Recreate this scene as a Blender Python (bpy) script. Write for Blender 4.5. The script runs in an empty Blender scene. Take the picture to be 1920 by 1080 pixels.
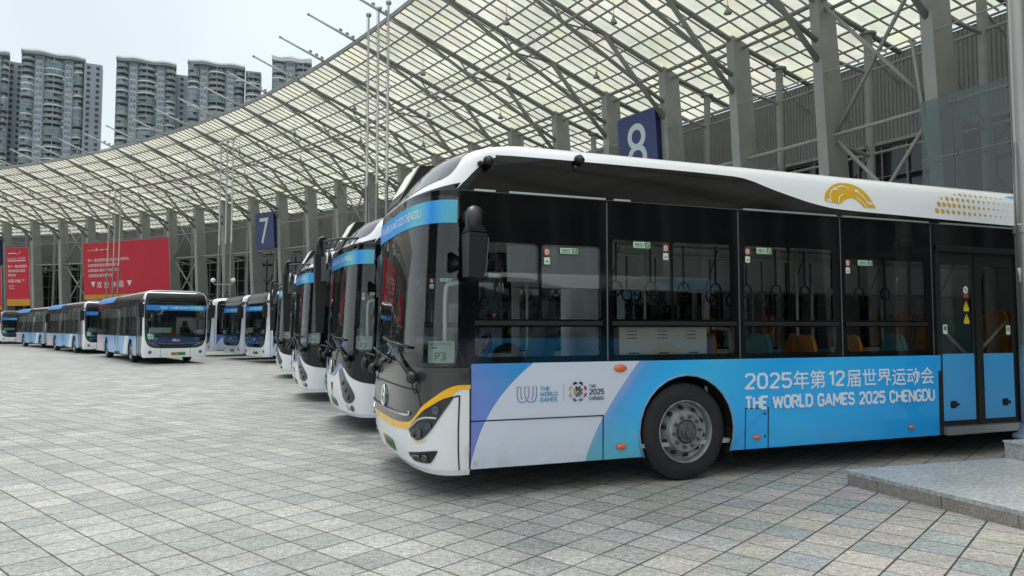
import bpy, math, random
import numpy as np
from mathutils import Vector
from mathutils.geometry import delaunay_2d_cdt, tessellate_polygon

random.seed(7)
SC = bpy.context.scene
COL = SC.collection
PI = math.pi

# ------------------------------------------------------------------ camera
FOC = 1333.0                                   # focal length in photo pixels (1920 wide)
cam_d = bpy.data.cameras.new("camera")
cam = bpy.data.objects.new("camera", cam_d)
COL.objects.link(cam)
cam_d.sensor_width = 36.0
cam_d.lens = 36.0 * FOC / 1920.0
cam_d.clip_start = 0.1
cam_d.clip_end = 3000
cam.location = (0, 0, 1.5)
cam.rotation_euler = (math.radians(90) + math.atan(75 / FOC), 0, 0)
SC.camera = cam

# ------------------------------------------------------------------ world, sun, exposure
SUN_EL, SUN_ROT = math.radians(58), math.radians(338)
W = bpy.data.worlds.new("World")
SC.world = W
W.use_nodes = True
nt = W.node_tree
for n_ in list(nt.nodes):
    nt.nodes.remove(n_)
wo = nt.nodes.new("ShaderNodeOutputWorld")
bg = nt.nodes.new("ShaderNodeBackground")
sky = nt.nodes.new("ShaderNodeTexSky")
sky.sky_type = 'NISHITA'
sky.sun_disc = False
sky.sun_elevation = SUN_EL
sky.sun_rotation = SUN_ROT
tc = nt.nodes.new("ShaderNodeTexCoord")
sep = nt.nodes.new("ShaderNodeSeparateXYZ")
nt.links.new(tc.outputs["Generated"], sep.inputs[0])
ramp = nt.nodes.new("ShaderNodeValToRGB")      # overcast: brighter overhead than low down
ramp.color_ramp.elements[0].position = 0.0
ramp.color_ramp.elements[0].color = (0.385, 0.43, 0.452, 1)
ramp.color_ramp.elements[1].position = 1.0
ramp.color_ramp.elements[1].color = (1, 1, 1, 1)
e_ = ramp.color_ramp.elements.new(0.45)
e_.color = (0.41, 0.458, 0.478, 1)
nt.links.new(sep.outputs["Z"], ramp.inputs[0])
nz = nt.nodes.new("ShaderNodeTexNoise")        # soft cloud structure
nz.inputs["Scale"].default_value = 2.2
nz.inputs["Detail"].default_value = 3
nt.links.new(tc.outputs["Generated"], nz.inputs["Vector"])
mr = nt.nodes.new("ShaderNodeMapRange")
mr.inputs["From Min"].default_value = 0.3
mr.inputs["From Max"].default_value = 0.7
mr.inputs["To Min"].default_value = 11.4
mr.inputs["To Max"].default_value = 14.2
nt.links.new(nz.outputs["Fac"], mr.inputs["Value"])
vm = nt.nodes.new("ShaderNodeVectorMath")
vm.operation = 'SCALE'
nt.links.new(ramp.outputs[0], vm.inputs[0])
nt.links.new(mr.outputs[0], vm.inputs["Scale"])
mx = nt.nodes.new("ShaderNodeMixRGB")
mx.inputs[0].default_value = 0.91
nt.links.new(sky.outputs[0], mx.inputs[1])
nt.links.new(vm.outputs[0], mx.inputs[2])
nt.links.new(mx.outputs[0], bg.inputs[0])
bg.inputs[1].default_value = 0.125
nt.links.new(bg.outputs[0], wo.inputs[0])

sl = bpy.data.lights.new("sun", 'SUN')
sl.energy = 1.0
sl.angle = math.radians(14)
sl.color = (1.0, 0.97, 0.92)
sun = bpy.data.objects.new("sun", sl)
COL.objects.link(sun)
sun.location = (-20, -30, 60)
sun.rotation_euler = (PI / 2 - SUN_EL, 0, -(SUN_ROT - PI))

SC.view_settings.view_transform = 'Standard'
SC.view_settings.look = 'None'
SC.view_settings.gamma = 1
SC.view_settings.exposure = 0.36
SC.render.engine = 'CYCLES'
SC.cycles.max_bounces = 10
SC.cycles.transparent_max_bounces = 24
SC.cycles.diffuse_bounces = 4
SC.cycles.glossy_bounces = 4
SC.cycles.caustics_reflective = False
SC.cycles.caustics_refractive = False
SC.cycles.sample_clamp_indirect = 6
try:
    SC.cycles.use_denoising = True
    SC.cycles.denoising_input_passes = 'RGB_ALBEDO_NORMAL'
    SC.cycles.denoising_prefilter = 'ACCURATE'
    SC.cycles.denoiser = 'OPENIMAGEDENOISE'
except Exception:
    pass


# ------------------------------------------------------------------ colour and materials
def C(r, g, b):
    f = lambda c: (c / 255 / 12.92) if c <= 10.3 else ((c / 255 + 0.055) / 1.055) ** 2.4
    return (f(r), f(g), f(b), 1)


MATS = {}


def mat(name, col, rough=0.5, metal=0.0, spec=0.5, coat=0.0, noise=None, bump=None):
    """principled material; noise = (scale, amount) mottles the colour, bump = (scale, strength)"""
    if name in MATS:
        return MATS[name]
    m = bpy.data.materials.new(name)
    m.use_nodes = True
    t = m.node_tree
    b = t.nodes["Principled BSDF"]
    b.inputs["Base Color"].default_value = col
    b.inputs["Roughness"].default_value = rough
    b.inputs["Metallic"].default_value = metal
    b.inputs["Specular IOR Level"].default_value = spec
    if coat:
        b.inputs["Coat Weight"].default_value = coat
        b.inputs["Coat Roughness"].default_value = 0.03
    if noise or bump:
        g = t.nodes.new("ShaderNodeNewGeometry")
    if noise:
        n = t.nodes.new("ShaderNodeTexNoise")
        n.inputs["Scale"].default_value = noise[0]
        n.inputs["Detail"].default_value = 5
        t.links.new(g.outputs["Position"], n.inputs["Vector"])
        r = t.nodes.new("ShaderNodeMapRange")
        r.inputs["From Min"].default_value = 0.3
        r.inputs["From Max"].default_value = 0.7
        r.inputs["To Min"].default_value = 1 - noise[1]
        r.inputs["To Max"].default_value = 1 + noise[1]
        t.links.new(n.outputs["Fac"], r.inputs["Value"])
        v = t.nodes.new("ShaderNodeVectorMath")
        v.operation = 'SCALE'
        v.inputs[0].default_value = col[:3]
        t.links.new(r.outputs[0], v.inputs["Scale"])
        t.links.new(v.outputs[0], b.inputs["Base Color"])
    if bump:
        n2 = t.nodes.new("ShaderNodeTexNoise")
        n2.inputs["Scale"].default_value = bump[0]
        n2.inputs["Detail"].default_value = 3
        t.links.new(g.outputs["Position"], n2.inputs["Vector"])
        bp = t.nodes.new("ShaderNodeBump")
        bp.inputs["Strength"].default_value = bump[1]
        bp.inputs["Distance"].default_value = 0.02
        t.links.new(n2.outputs["Fac"], bp.inputs["Height"])
        t.links.new(bp.outputs[0], b.inputs["Normal"])
    MATS[name] = m
    return m


def glass(name, tint, ior=1.5, rough=0.0):
    if name in MATS:
        return MATS[name]
    m = bpy.data.materials.new(name)
    m.use_nodes = True
    t = m.node_tree
    for n in list(t.nodes):
        t.nodes.remove(n)
    o = t.nodes.new("ShaderNodeOutputMaterial")
    mix = t.nodes.new("ShaderNodeMixShader")
    fr = t.nodes.new("ShaderNodeFresnel")
    fr.inputs[0].default_value = ior
    tr = t.nodes.new("ShaderNodeBsdfTransparent")
    tr.inputs[0].default_value = tint
    gl = t.nodes.new("ShaderNodeBsdfGlossy")
    gl.inputs["Roughness"].default_value = rough
    t.links.new(fr.outputs[0], mix.inputs[0])
    t.links.new(tr.outputs[0], mix.inputs[1])
    t.links.new(gl.outputs[0], mix.inputs[2])
    t.links.new(mix.outputs[0], o.inputs[0])
    MATS[name] = m
    return m


class NT:
    """tiny helper to write node maths"""
    def __init__(s, name, rough=0.3, coat=0.0, spec=0.5):
        s.m = bpy.data.materials.new(name)
        s.m.use_nodes = True
        s.t = s.m.node_tree
        s.b = s.t.nodes["Principled BSDF"]
        s.b.inputs["Roughness"].default_value = rough
        s.b.inputs["Specular IOR Level"].default_value = spec
        if coat:
            s.b.inputs["Coat Weight"].default_value = coat
            s.b.inputs["Coat Roughness"].default_value = 0.03
        MATS[name] = s.m

    def node(s, kind, **kw):
        n = s.t.nodes.new(kind)
        for k, v in kw.items():
            setattr(n, k, v)
        return n

    def inp(s, sock, v):
        if hasattr(v, "node"):
            s.t.links.new(v, sock)
        else:
            sock.default_value = v

    def math(s, op, a, b=0.0, c=None, clamp=False):
        n = s.node("ShaderNodeMath", operation=op)
        n.use_clamp = clamp
        s.inp(n.inputs[0], a)
        s.inp(n.inputs[1], b)
        if c is not None:
            s.inp(n.inputs[2], c)
        return n.outputs[0]

    def vmath(s, op, a, b=None, scale=None):
        n = s.node("ShaderNodeVectorMath", operation=op)
        s.inp(n.inputs[0], a)
        if b is not None:
            s.inp(n.inputs[1], b)
        if scale is not None:
            s.inp(n.inputs["Scale"], scale)
        return n.outputs[1] if op in ('DOT_PRODUCT', 'LENGTH', 'DISTANCE') else n.outputs[0]

    def mix(s, f, a, b):
        n = s.node("ShaderNodeMixRGB")
        s.inp(n.inputs[0], f)
        s.inp(n.inputs[1], a)
        s.inp(n.inputs[2], b)
        return n.outputs[0]

    def ramp(s, x, stops, const=False):
        n = s.node("ShaderNodeValToRGB")
        cr = n.color_ramp
        if const:
            cr.interpolation = 'CONSTANT'
        cr.elements[0].position, cr.elements[0].color = stops[0]
        cr.elements[1].position, cr.elements[1].color = stops[-1]
        for p, c in stops[1:-1]:
            e = cr.elements.new(p)
            e.color = c
        s.inp(n.inputs[0], x)
        return n.outputs[0]

    def noise(s, vec, scale, detail=3.0):
        n = s.node("ShaderNodeTexNoise")
        n.inputs["Scale"].default_value = scale
        n.inputs["Detail"].default_value = detail
        s.inp(n.inputs["Vector"], vec)
        return n.outputs["Fac"]

    def objxyz(s):
        n = s.node("ShaderNodeTexCoord")
        q = s.node("ShaderNodeSeparateXYZ")
        s.t.links.new(n.outputs["Object"], q.inputs[0])
        return n.outputs["Object"], q.outputs[0], q.outputs[1], q.outputs[2]

    def poly(s, x, co):
        r = co[0]
        for c in co[1:]:
            r = s.math('MULTIPLY_ADD', r, x, c)
        return r


WHITE = mat("white_coach_paint", C(236, 240, 243), 0.25, coat=0.6)
BLACK = mat("gloss_black_panel", C(14, 16, 18), 0.06, spec=0.5)
SATIN = mat("satin_black_plastic", C(26, 28, 30), 0.45)
RUBBER = mat("black_rubber", C(34, 34, 36), 0.7, noise=(9, 0.2))
CHROME = mat("polished_chrome", C(225, 228, 230), 0.12, metal=1)
STEEL = mat("brushed_steel", C(170, 168, 163), 0.42, metal=0.85, noise=(1.3, 0.08))
RIMM = mat("dusty_steel_rim", C(158, 160, 160), 0.42, metal=0.55, noise=(14, 0.25))
DARKRIM = mat("grimy_hub_steel", C(104, 105, 105), 0.5, metal=0.6, noise=(30, 0.4))
YELLOW = mat("yellow_trim_paint", C(255, 192, 2), 0.3, coat=0.4)
ORANGE = mat("amber_marker_lens", C(236, 104, 22), 0.2, coat=0.6)
SEAL = mat("dark_panel_gap", C(22, 24, 34), 0.7)
ALU = mat("aluminium_rail", C(196, 202, 206), 0.35, metal=0.8)
GOLD = mat("golden_yellow_vinyl", C(222, 172, 6), 0.35)
DOTS = mat("ochre_vinyl", C(206, 164, 64), 0.4)
INK = mat("dark_grey_print", C(52, 58, 78), 0.5)
SKYINK = mat("light_blue_print", C(96, 160, 198), 0.5)
WINK = mat("slate_violet_print", C(120, 128, 170), 0.5)
WTXT = mat("white_vinyl_lettering", C(224, 238, 250), 0.35)
BANT = mat("white_banner_lettering", C(226, 240, 250), 0.5)
CARD = mat("pale_green_card", C(208, 240, 228), 0.6)
CARDINK = mat("olive_card_print", C(150, 140, 84), 0.6)
GREENS = mat("exit_sticker_green", C(30, 120, 76), 0.5)
STICK = mat("exit_sticker_white", C(206, 228, 206), 0.5)
REDST = mat("red_round_sticker", C(170, 60, 66), 0.5)
PLATEG = mat("number_plate_green", C(70, 160, 92), 0.4)
PLATEY = mat("number_plate_amber", C(206, 138, 30), 0.4)
PINK = mat("black_plate_print", C(18, 30, 22), 0.5)
GREY = mat("mid_grey_moulding", C(92, 96, 98), 0.5)
LENS = glass("clear_lamp_cover", (0.75, 0.78, 0.8, 1), 1.5)
LAMPIN = mat("silver_reflector", C(96, 102, 108), 0.2, metal=0.9)
WGLASS = glass("tinted_side_glass", (0.95, 0.98, 0.98, 1), 1.95)
SCREEN = glass("windscreen_glass", (0.92, 0.97, 0.95, 1), 1.85)
SEATO = mat("orange_seat_plastic", C(250, 160, 34), 0.4)
SEATT = mat("teal_seat_plastic", C(72, 184, 198), 0.4)
FLOORM = mat("grey_vinyl_floor", C(168, 170, 172), 0.6)
LINER = mat("light_grey_liner", C(226, 228, 226), 0.6)
DARKIN = mat("dark_interior_trim", C(48, 52, 56), 0.6)
POLEM = mat("cream_grab_pole", C(214, 216, 200), 0.35)
CABI = mat("off_white_cabinet", C(240, 238, 222), 0.5)
BLUEP = mat("blue_door_paint", C(66, 166, 232), 0.3, coat=0.4)
CBLUE = mat("pale_blue_coach_paint", C(112, 176, 226), 0.3, coat=0.4)
PBLUE = mat("periwinkle_trim_paint", C(110, 150, 214), 0.3, coat=0.4)
UNDER = mat("black_underbody", C(12, 12, 13), 0.9)
CLOTH = mat("grey_sun_blind", C(214, 217, 219), 0.8)


def band_material():
    n = NT("blue_windscreen_banner", 0.45)
    _, x, y, z = n.objxyz()
    f = n.math('MULTIPLY_ADD', y, -0.4, 0.5)
    n.inp(n.b.inputs["Base Color"], n.ramp(f, [(0.0, C(40, 130, 226)), (0.45, C(24, 146, 226)), (0.72, C(30, 160, 226)),
                                              (0.84, C(84, 190, 206)), (0.90, C(84, 186, 210)), (0.95, C(44, 142, 232)), (1.0, C(96, 190, 214))]))
    return n.m


BAND = band_material()


def livery_material(name, deep):
    """purple-blue ribbon, white field, then the long blue field with its violet edge (printed vinyl)"""
    n = NT(name, 0.28, coat=0.5)
    o, x, y, z = n.objxyz()
    zs = np.array([1.188, 1.023, .885, .759, .68, .544, .408, .295])
    cl = np.polyfit(zs, [.601, .401, .275, .187, .138, .076, .028, .006], 3)
    zr = np.array([1.188, 1.042, .882, .712, .651, .483, .328, .256])
    cr_ = np.polyfit(zr, [1.697, 1.586, 1.455, 1.326, 1.297, 1.212, 1.139, 1.111], 3)
    sL = n.poly(z, [float(a) for a in cl])
    sR = n.poly(z, [float(a) for a in cr_])
    dR = n.math('SUBTRACT', x, sR)
    m1 = n.math('LESS_THAN', x, sL)
    m2 = n.math('GREATER_THAN', dR, 0.0)
    g = n.math('ADD', n.math('MULTIPLY', x, 1.1), n.math('MULTIPLY_ADD', z, 0.5, -0.25))
    c1 = n.ramp(g, [(0.0, C(116, 132, 214)), (0.35, C(104, 142, 218)), (0.8, C(52, 152, 222)), (1, C(44, 152, 222))])
    if deep:
        c1 = n.ramp(g, [(0.0, C(84, 108, 196)), (0.4, C(76, 116, 200)), (1, C(56, 120, 206))])
    wob = n.math('MULTIPLY_ADD', n.noise(o, 1.4, 2), 0.25, -0.12)
    f = n.math('MULTIPLY', n.math('ADD', dR, wob), 0.25)
    c2 = n.ramp(f, [(0.0, C(140, 168, 228)), (0.03, C(78, 168, 238)), (0.09, C(44, 184, 252)), (0.22, C(60, 192, 246)),
                    (0.42, C(22, 172, 248)), (0.6, C(36, 182, 250)), (1.0, C(20, 168, 246))])
    low = n.math('MULTIPLY', n.math('MULTIPLY_ADD', z, -1.6, 1.25, clamp=True), n.math('MULTIPLY_ADD', x, -1.1, 2.6, clamp=True), clamp=True)
    c2 = n.mix(low, c2, C(96, 190, 206))
    base = C(214, 222, 238)
    col = n.mix(m2, n.mix(m1, base, c1), c2)
    # road dirt splashed on the skirt
    gr = n.math('MULTIPLY', n.math('MULTIPLY_ADD', z, -3.2, 1.75, clamp=True), n.math('MULTIPLY_ADD', n.noise(o, 7, 5), 1.1, -0.36, clamp=True))
    col = n.mix(n.math('MULTIPLY', gr, 0.7), col, C(120, 118, 112))
    n.inp(n.b.inputs["Base Color"], col)
    wv = n.node("ShaderNodeBump")
    wv.inputs["Strength"].default_value = 0.06
    wv.inputs["Distance"].default_value = 0.05
    n.inp(wv.inputs["Height"], n.noise(o, 2.2, 2))
    n.t.links.new(wv.outputs[0], n.b.inputs["Normal"])
    return n.m


LIVERY = livery_material("blue_and_white_side_livery", False)
LIVERYD = livery_material("deep_blue_side_livery", True)


def floral_material():
    n = NT("pale_blue_side_with_floral_tail", 0.3, coat=0.4)
    o, x, y, z = n.objxyz()
    f = n.noise(n.vmath('SCALE', o, scale=1.0), 3.2, 3)
    flo = n.ramp(f, [(0.3, C(120, 150, 200)), (0.42, C(206, 200, 214)), (0.5, C(214, 150, 140)), (0.58, C(196, 204, 220)), (0.7, C(160, 120, 140))])
    tail = n.math('GREATER_THAN', n.math('MULTIPLY_ADD', z, 0.35, x), 10.0)
    sw = n.math('MULTIPLY_ADD', z, 0.55, x)
    w1 = n.math('MULTIPLY', n.math('GREATER_THAN', sw, 3.55), n.math('LESS_THAN', sw, 4.45))
    col = n.mix(tail, n.mix(w1, C(104, 170, 224), C(222, 232, 242)), flo)
    n.inp(n.b.inputs["Base Color"], col)
    return n.m


FLORAL = floral_material()


# ------------------------------------------------------------------ mesh helpers
class MB:
    def __init__(s):
        s.v, s.f, s.mi, s.mats = [], [], [], []

    def slot(s, m):
        if m not in s.mats:
            s.mats.append(m)
        return s.mats.index(m)

    def add(s, vs, fs, m):
        k = len(s.v)
        s.v += [tuple(map(float, p)) for p in vs]
        i = s.slot(m)
        for f in fs:
            s.f.append(tuple(k + a for a in f))
            s.mi.append(i)
        return s

    def quad(s, a, b, c, d, m):
        return s.add([a, b, c, d], [(0, 1, 2, 3)], m)

    def hexa(s, p, m):
        """8 corners: bottom 4 counter-clockwise, top 4"""
        return s.add(p, [(3, 2, 1, 0), (4, 5, 6, 7), (0, 1, 5, 4), (1, 2, 6, 5), (2, 3, 7, 6), (3, 0, 4, 7)], m)

    def box(s, c, d, m, rz=0.0):
        x, y, z = d[0] / 2, d[1] / 2, d[2] / 2
        ca, sa = math.cos(rz), math.sin(rz)
        P = []
        for dz in (-z, z):
            for dx, dy in ((-x, -y), (x, -y), (x, y), (-x, y)):
                P.append((c[0] + dx * ca - dy * sa, c[1] + dx * sa + dy * ca, c[2] + dz))
        return s.hexa(P, m)

    def tube(s, pts, r, m, n=8, caps=True):
        pts = [np.array(p, float) for p in pts]
        rs = r if isinstance(r, (list, tuple)) else [r] * len(pts)
        rings = []
        pu = None
        for i, p in enumerate(pts):
            a = pts[max(i - 1, 0)]
            b = pts[min(i + 1, len(pts) - 1)]
            d = b - a
            d = d / (np.linalg.norm(d) + 1e-12)
            if pu is None:
                h = np.array([0, 0, 1.0]) if abs(d[2]) < 0.9 else np.array([1.0, 0, 0])
            else:
                h = pu
            u = h - d * np.dot(h, d)
            u /= np.linalg.norm(u) + 1e-12
            w = np.cross(d, u)
            pu = u
            rings.append([p + rs[i] * (math.cos(2 * PI * k / n) * u + math.sin(2 * PI * k / n) * w) for k in range(n)])
        vs = [q for ring in rings for q in ring]
        fs = []
        for i in range(len(pts) - 1):
            for k in range(n):
                k2 = (k + 1) % n
                fs.append((i * n + k, i * n + k2, (i + 1) * n + k2, (i + 1) * n + k))
        if caps:
            fs.append(tuple(range(n - 1, -1, -1)))
            fs.append(tuple((len(pts) - 1) * n + k for k in range(n)))
        return s.add(vs, fs, m)

    def lathe(s, prof, org, axis, m, n=24):
        """prof: list of (along axis, radius)"""
        ax = np.array(axis, float)
        ax /= np.linalg.norm(ax)
        h = np.array([0, 0, 1.0]) if abs(ax[2]) < 0.9 else np.array([1.0, 0, 0])
        u = np.cross(h, ax)
        u /= np.linalg.norm(u)
        w = np.cross(ax, u)
        o = np.array(org, float)
        vs, fs = [], []
        for a, r in prof:
            for k in range(n):
                t = 2 * PI * k / n
                vs.append(o + ax * a + r * (math.cos(t) * u + math.sin(t) * w))
        for i in range(len(prof) - 1):
            for k in range(n):
                k2 = (k + 1) % n
                fs.append((i * n + k, i * n + k2, (i + 1) * n + k2, (i + 1) * n + k))
        return s.add(vs, fs, m)

    def sphere(s, c, r, m, n=12, sc=(1, 1, 1)):
        vs, fs = [], []
        for i in range(n // 2 + 1):
            a = PI * i / (n // 2)
            for k in range(n):
                b = 2 * PI * k / n
                vs.append((c[0] + sc[0] * r * math.sin(a) * math.cos(b), c[1] + sc[1] * r * math.sin(a) * math.sin(b), c[2] + sc[2] * r * math.cos(a)))
        for i in range(n // 2):
            for k in range(n):
                k2 = (k + 1) % n
                fs.append((i * n + k, (i + 1) * n + k, (i + 1) * n + k2, i * n + k2))
        return s.add(vs, fs, m)

    def prism(s, poly2, fr, th, m):
        """flat polygon extruded by th; fr(a, b, c) maps polygon plane + depth to 3D"""
        tri = tessellate_polygon([[Vector((a, b, 0)) for a, b in poly2]])
        n = len(poly2)
        vs = [fr(a, b, 0) for a, b in poly2] + [fr(a, b, th) for a, b in poly2]
        fs = [tuple(t) for t in tri] + [tuple(k + n for k in reversed(t)) for t in tri]
        for k in range(n):
            fs.append((k, (k + 1) % n, n + (k + 1) % n, n + k))
        return s.add(vs, fs, m)

    def mesh(s, name, smooth=False):
        me = bpy.data.meshes.new(name)
        me.from_pydata(s.v, [], s.f)
        for m in s.mats:
            me.materials.append(m)
        me.polygons.foreach_set("material_index", s.mi)
        if smooth:
            me.polygons.foreach_set("use_smooth", [True] * len(s.f))
        me.update()
        return me

    def build(s, name, parent=None, smooth=False, sharp=None):
        me = s.mesh(name, smooth)
        if smooth and sharp:
            me.set_sharp_from_angle(angle=math.radians(sharp))
        o = bpy.data.objects.new(name, me)
        COL.objects.link(o)
        if parent:
            o.parent = parent
        return o


def inside(P, loops):
    """even-odd test, vectorised"""
    P = np.asarray(P)
    r = np.zeros(len(P), bool)
    for L in loops:
        L = np.asarray(L)
        x1, y1 = L[:, 0], L[:, 1]
        x2, y2 = np.roll(x1, -1), np.roll(y1, -1)
        for a, b, c, d in zip(x1, y1, x2, y2):
            if b == d:
                continue
            k = ((P[:, 1] < b) != (P[:, 1] < d)) & (P[:, 0] < (c - a) * (P[:, 1] - b) / (d - b) + a)
            r ^= k
    return r


def cdt(loops, seg, grid):
    """triangulate 2-D loops (even-odd); seg(p, q) = number of pieces per edge; grid = candidate inner points"""
    pts, edges = [], []
    for L in loops:
        k0 = len(pts)
        for i in range(len(L)):
            p, q = np.array(L[i], float), np.array(L[(i + 1) % len(L)], float)
            n = max(1, int(seg(p, q)))
            for j in range(n):
                pts.append(p + (q - p) * j / n)
        k1 = len(pts)
        edges += [(a, a + 1 if a + 1 < k1 else k0) for a in range(k0, k1)]
    B = np.array(pts)
    if len(grid):
        G = np.array(grid)
        G = G[inside(G, loops)]
        if len(G):
            d = np.min(np.hypot(G[:, None, 0] - B[None, :, 0], G[:, None, 1] - B[None, :, 1]), axis=1)
            G = G[d > 0.012]
            pts = pts + [g for g in G]
    v, e, f, *_ = delaunay_2d_cdt([Vector((p[0], p[1])) for p in pts], edges, [], 0, 1e-6)
    V = np.array([(a.x, a.y) for a in v])
    F = np.array([tuple(t) for t in f])
    cen = V[F].mean(axis=1)
    F = F[inside(cen, loops)]
    return V, F


def text2d(txt, size=1.0, bold=0.0, res=2, font=None):
    cu = bpy.data.curves.new("lettering", 'FONT')
    cu.body = txt
    cu.size = size
    cu.offset = bold
    cu.resolution_u = res
    ob = bpy.data.objects.new("lettering", cu)
    COL.objects.link(ob)
    dg = bpy.context.evaluated_depsgraph_get()
    me = ob.evaluated_get(dg).to_mesh()
    V = np.array([(v.co.x, v.co.y) for v in me.vertices]) if len(me.vertices) else np.zeros((0, 2))
    F = []
    for p in me.polygons:
        t = list(p.vertices)
        for k in range(1, len(t) - 1):
            F.append((t[0], t[k], t[k + 1]))
    ob.evaluated_get(dg).to_mesh_clear()
    bpy.data.objects.remove(ob)
    bpy.data.curves.remove(cu)
    return V, F


def fit_text(txt, x0, x1, y0, y1, bold=0.0, keep=False, res=2):
    V, F = text2d(txt, 1.0, bold, res)
    if not len(V):
        return V, F
    mn, mx_ = V.min(0), V.max(0)
    sx, sy = (x1 - x0) / (mx_[0] - mn[0]), (y1 - y0) / (mx_[1] - mn[1])
    if keep:
        sx = sy = min(sx, sy)
    V = (V - mn) * [sx, sy] + [x0, y0]
    return V, F


def seg_path(*p):
    return list(p)


GLYPH = {
    'T': (.52, [[(0, 1), (1, 1)], [(.5, 1), (.5, 0)]]), 'H': (.54, [[(0, 0), (0, 1)], [(1, 0), (1, 1)], [(0, .5), (1, .5)]]),
    'E': (.44, [[(1, 1), (0, 1), (0, 0), (1, 0)], [(0, .51), (.88, .51)]]), 'W': (.86, [[(0, 1), (.23, 0), (.5, .9), (.77, 0), (1, 1)]]),
    'O': (.54, [[(0, .78), (.24, 1), (.76, 1), (1, .78), (1, .22), (.76, 0), (.24, 0), (0, .22), (0, .78)]]),
    'R': (.52, [[(0, 0), (0, 1), (.72, 1), (1, .84), (1, .62), (.72, .46), (0, .46)], [(.52, .46), (1, 0)]]),
    'L': (.42, [[(0, 1), (0, 0), (1, 0)]]), 'D': (.54, [[(0, 0), (0, 1), (.66, 1), (1, .78), (1, .22), (.66, 0), (0, 0)]]),
    'G': (.54, [[(1, .80), (.76, 1), (.24, 1), (0, .78), (0, .22), (.24, 0), (.76, 0), (1, .2), (1, .46), (.56, .46)]]),
    'A': (.60, [[(0, 0), (.5, 1), (1, 0)], [(.18, .30), (.82, .30)]]), 'M': (.70, [[(0, 0), (0, 1), (.5, .28), (1, 1), (1, 0)]]),
    'S': (.50, [[(1, .82), (.76, 1), (.24, 1), (0, .82), (0, .66), (.2, .54), (.8, .46), (1, .34), (1, .18), (.76, 0), (.24, 0), (0, .18)]]),
    'C': (.52, [[(1, .78), (.76, 1), (.24, 1), (0, .78), (0, .22), (.24, 0), (.76, 0), (1, .22)]]), 'N': (.56, [[(0, 0), (0, 1), (1, 0), (1, 1)]]),
    'U': (.54, [[(0, 1), (0, .22), (.24, 0), (.76, 0), (1, .22), (1, 1)]]), '2': (.50, [[(0, .80), (.24, 1), (.76, 1), (1, .82), (1, .64), (0, 0), (1, 0)]]),
    '0': (.50, [[(0, .78), (.24, 1), (.76, 1), (1, .78), (1, .22), (.76, 0), (.24, 0), (0, .22), (0, .78)]]),
    '5': (.50, [[(.92, 1), (.08, 1), (.02, .56), (.72, .60), (1, .42), (1, .18), (.76, 0), (.22, 0), (0, .16)]]), '1': (.22, [[(0, .80), (1, 1), (1, 0)]]),
    ' ': (.22, []),
}


def stroke_text(place, mb, txt, u0, u1, v0, v1, m, wt=.13, gap=.20):
    """plain squared sans lettering made of flat strokes; place(u, v, lift) gives the 3-D point"""
    tot = sum(GLYPH[c][0] for c in txt) + gap * (len(txt) - 1) + wt
    k = (u1 - u0) / tot
    h = (v1 - v0)
    hw = wt / 2
    x, n = hw, 0
    for c in txt:
        w, paths = GLYPH[c]
        for path in paths:
            P = [np.array((x + w * a, hw + (1 - wt) * b)) for a, b in path]
            for i in range(len(P) - 1):
                p, q = P[i], P[i + 1]
                d = (q - p) / (np.linalg.norm(q - p) + 1e-9)
                nn = np.array((-d[1], d[0])) * hw
                e0 = d * hw * (.9 if i else (1 if abs(d[0]) + abs(d[1]) < 1.01 and len(P) > 2 else .0))
                e1 = d * hw * (.9 if i < len(P) - 2 else 0)
                if i > 0:
                    e0 = d * hw * .55
                if i < len(P) - 2:
                    e1 = d * hw * .55
                quad = [p - e0 - nn, q + e1 - nn, q + e1 + nn, p - e0 + nn]
                mb.add([place(u0 + a[0] * k, v0 + a[1] * h, .0005 * (n % 5)) for a in quad], [(0, 1, 2, 3)], m)
                n += 1
        x += w + gap


def tag(o, label=None, cat=None, group=None, kind=None):
    if label:
        o["label"] = label
    if cat:
        o["category"] = cat
    if group:
        o["group"] = group
    if kind:
        o["kind"] = kind
    return o


def empty(name, loc, rz=0.0):
    o = bpy.data.objects.new(name, None)
    COL.objects.link(o)
    o.location = loc
    o.rotation_euler = (0, 0, rz)
    o.empty_display_size = 0.3
    return o


def copy_tree(o, parent=None):
    c = o.copy()
    COL.objects.link(c)
    c.parent = parent
    for ch in list(o.children):
        copy_tree(ch, c)
    return c


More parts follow.
